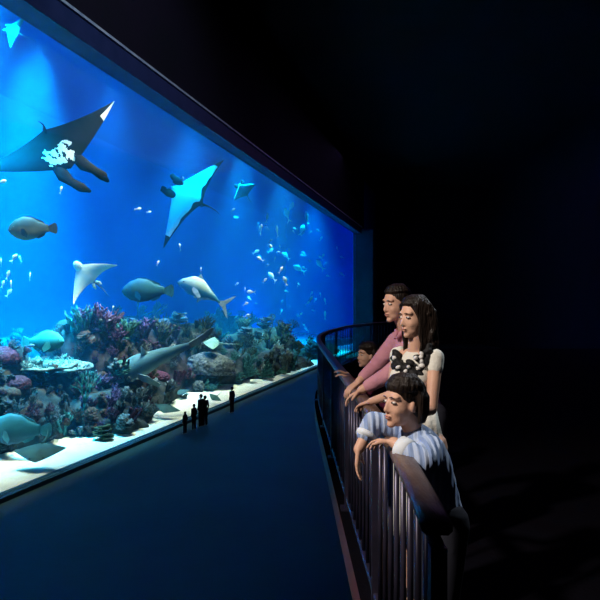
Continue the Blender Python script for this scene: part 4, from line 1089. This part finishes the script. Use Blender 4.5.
# ---- girl in maroon behind the man's arm
f = V((-.93, -.36, 0)).normalized(); Rb = basis(f); l = Rb @ V((0, 1, 0))
e = person('girl in a maroon top with a white strap at the railing beyond the man', (0.66, 5.25, 0))
pel, wai, che, nek, hd = V((.675, 5.25, .72)), V((.665, 5.25, .86)), V((.64, 5.24, 1.02)), V((.625, 5.23, 1.13)), V((.580, 5.20, 1.262))
Rh = basis(V((-.90, -.42, .05)))
sL, sR = che + l * .115 + V((0, 0, .075)), che - l * .115 + V((0, 0, .075))
eL, eR = V((.545, 5.05, .93)), V((.52, 5.32, .95)); wL, wR = V((.41, 5.03, 1.09)), V((.41, 5.22, 1.10))
B = MB(); torso(B, pel, wai, che, nek, Rb, .110, .080)
B.capsule(che + V((0, 0, .08)), hd + V((.015, 0, -.05)), .042, .040); head_shapes(B, hd, Rh, .88)
for (s_, a, b_, c_) in ((1, sL, eL, wL), (-1, sR, eR, wR)):
    limb(B, [che + V((0, 0, .07)), a, b_, c_], [.05, .038, .030, .021]); hand(B, c_, (-.8, 0, .35), (-.3, 0, -1), s_, .78, .6)
for s_ in (1, -1):
    h = pel + l * .065 * s_; k = h + V((-.01, 0, -.33)); an = V((h.x + .02, h.y, .07)); limb(B, [h, k, an], [.070, .044, .031]); B.capsule(an + V((.015, 0, -.03)), an + f * .11 + V((0, 0, -.04)), .031, .027)
remeshed(B, 'body', SKIN, .0055, e, 6); face_parts(e, hd, Rh, .88)
MAR = mat('maroon_cloth', (0.16, 0.02, 0.05), 0.8, (0.10, 0.012, 0.035), 8, 0.3, 14)
B = MB(); torso(B, pel, wai, che, nek, Rb, .110, .080, .014)
for (a, b_, c_) in ((sL, eL, wL), (sR, eR, wR)): limb(B, [che + V((0, 0, .07)), a, b_, b_.lerp(c_, .5)], [.062, .054, .046, .040])
remeshed(B, 'top', MAR, .008, e, 4)
loft([(wai, .105, .125, 0), (pel, .135, .150, .04), (pel + V((0, 0, -.16)), .155, .165, .07), (pel + V((0, 0, -.28)), .165, .175, .08)], 48, 'skirt', MAR, e, Rb, 11)
B = MB(); pts = [che + Rb @ V((math.cos(t) * .105, .03 - .015 * t, .10 - .22 * k / 8)) for k, t in ((k, -.3 + k * .04) for k in range(9))]
B.tube(pts, .013, 8); B.build('strap', SW_, e)
def bob2(B, P):
    r_ = random.Random(8)
    for k in range(34):
        a = 1.6 + r_.random() * 3.1; x0, y0 = math.cos(a) * .07 - .02, math.sin(a) * .078
        B.tube([P(x0 * .8, y0 * .8, .08), P(x0 * 1.25, y0 * 1.15, .02), P(x0 * 1.3, y0 * 1.2, -.08), P(x0 * 1.3, y0 * 1.1, -.17)], [.018, .019, .017, .006], 7)
short_hair(e, hd, Rh, .92, bob2); shoes(e, [pel + l * .065 * q + V((.02, 0, 0)) for q in (1, -1)], f, .78); reparent(e)

# ---- tiny visitors down on the hall floor in front of the glass
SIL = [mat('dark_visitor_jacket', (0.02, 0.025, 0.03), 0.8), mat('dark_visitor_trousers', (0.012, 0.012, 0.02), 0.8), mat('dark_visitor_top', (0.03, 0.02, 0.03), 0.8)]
def stander(px, py, h, yaw, label, top, arm=.02, skirt=False):
    g = ground(px, py); s = h / 1.75; e = person(label, g); f = V((math.cos(yaw), math.sin(yaw), 0)); Rb = basis(f); l = Rb @ V((0, 1, 0))
    P = lambda x, y, z: g + Rb @ V((x * s, y * s, z * s))
    B = MB(); torso(B, P(0, 0, .95), P(0, 0, 1.10), P(.0, 0, 1.32), P(0, 0, 1.47), Rb, .15 * s, .10 * s)
    hd = P(.015, 0, 1.63); B.capsule(P(0, 0, 1.42), P(.01, 0, 1.56), .055 * s, .052 * s); head_shapes(B, hd, Rb, s)
    AR = []
    for q in (-1, 1):
        a, b_, c_ = P(0, q * .175, 1.42), P(-.02, q * (.215 + arm), 1.14), P(.05, q * (.21 + arm), .90); AR.append((a, b_, c_))
        limb(B, [P(0, 0, 1.40), a, b_, c_], [.065 * s, .05 * s, .038 * s, .027 * s]); hand(B, c_, (.1, 0, -1), -l * q, q, s, .4)
        limb(B, [P(0, q * .09, .92), P(.01, q * .10, .50), P(0, q * .11, .08)], [.088 * s, .058 * s, .042 * s]); B.capsule(P(-.02, q * .11, .05), P(.14, q * .12, .035), .042 * s, .034 * s)
    remeshed(B, 'body', SKIN, .011, e, 2)
    B = MB(); torso(B, P(0, 0, .98), P(0, 0, 1.10), P(0, 0, 1.32), P(0, 0, 1.47), Rb, .15 * s, .10 * s, .016)
    for (a, b_, c_) in AR: limb(B, [P(0, 0, 1.39), a, b_, b_.lerp(c_, .8)], [.075 * s, .064 * s, .052 * s, .042 * s])
    remeshed(B, 'jacket', top, .014, e, 3)
    B = MB(); B.ell(P(0, 0, .94), (.115 * s, .15 * s, .12 * s), 16, 10, rot=Rb)
    for q in (-1, 1): limb(B, [P(0, q * .09, .92), P(.01, q * .10, .50), P(0, q * .11, .10)], [.10 * s, .075 * s, .065 * s])
    remeshed(B, 'trousers', SIL[1], .016, e, 3)
    B = MB(); B.ell(hd + Rb @ V((-.022 * s, 0, .045 * s)), (.098 * s, .084 * s, .086 * s), 16, 10, rot=Rb); B.ell(hd + Rb @ V((-.05 * s, 0, 0)), (.062 * s, .076 * s, .09 * s), 14, 9, rot=Rb); remeshed(B, 'hair', HAIR, .012, e, 1)
    reparent(e)
stander(185, 434, 1.12, 2.6, 'smallest dark silhouette of a child at the left end of the family by the glass', SIL[0])
stander(194, 430, 1.34, 2.6, 'dark silhouette of an older child second from the left by the glass', SIL[2])
stander(201, 427, 1.74, 2.7, 'tall dark silhouette of an adult third from the left by the glass', SIL[0])
stander(205, 426, 1.62, 2.4, 'dark silhouette of an adult half behind the tall one by the glass', SIL[2])
stander(232, 413, 1.55, 2.6, 'lone dark silhouette of a person standing right of the family by the glass', SIL[0])
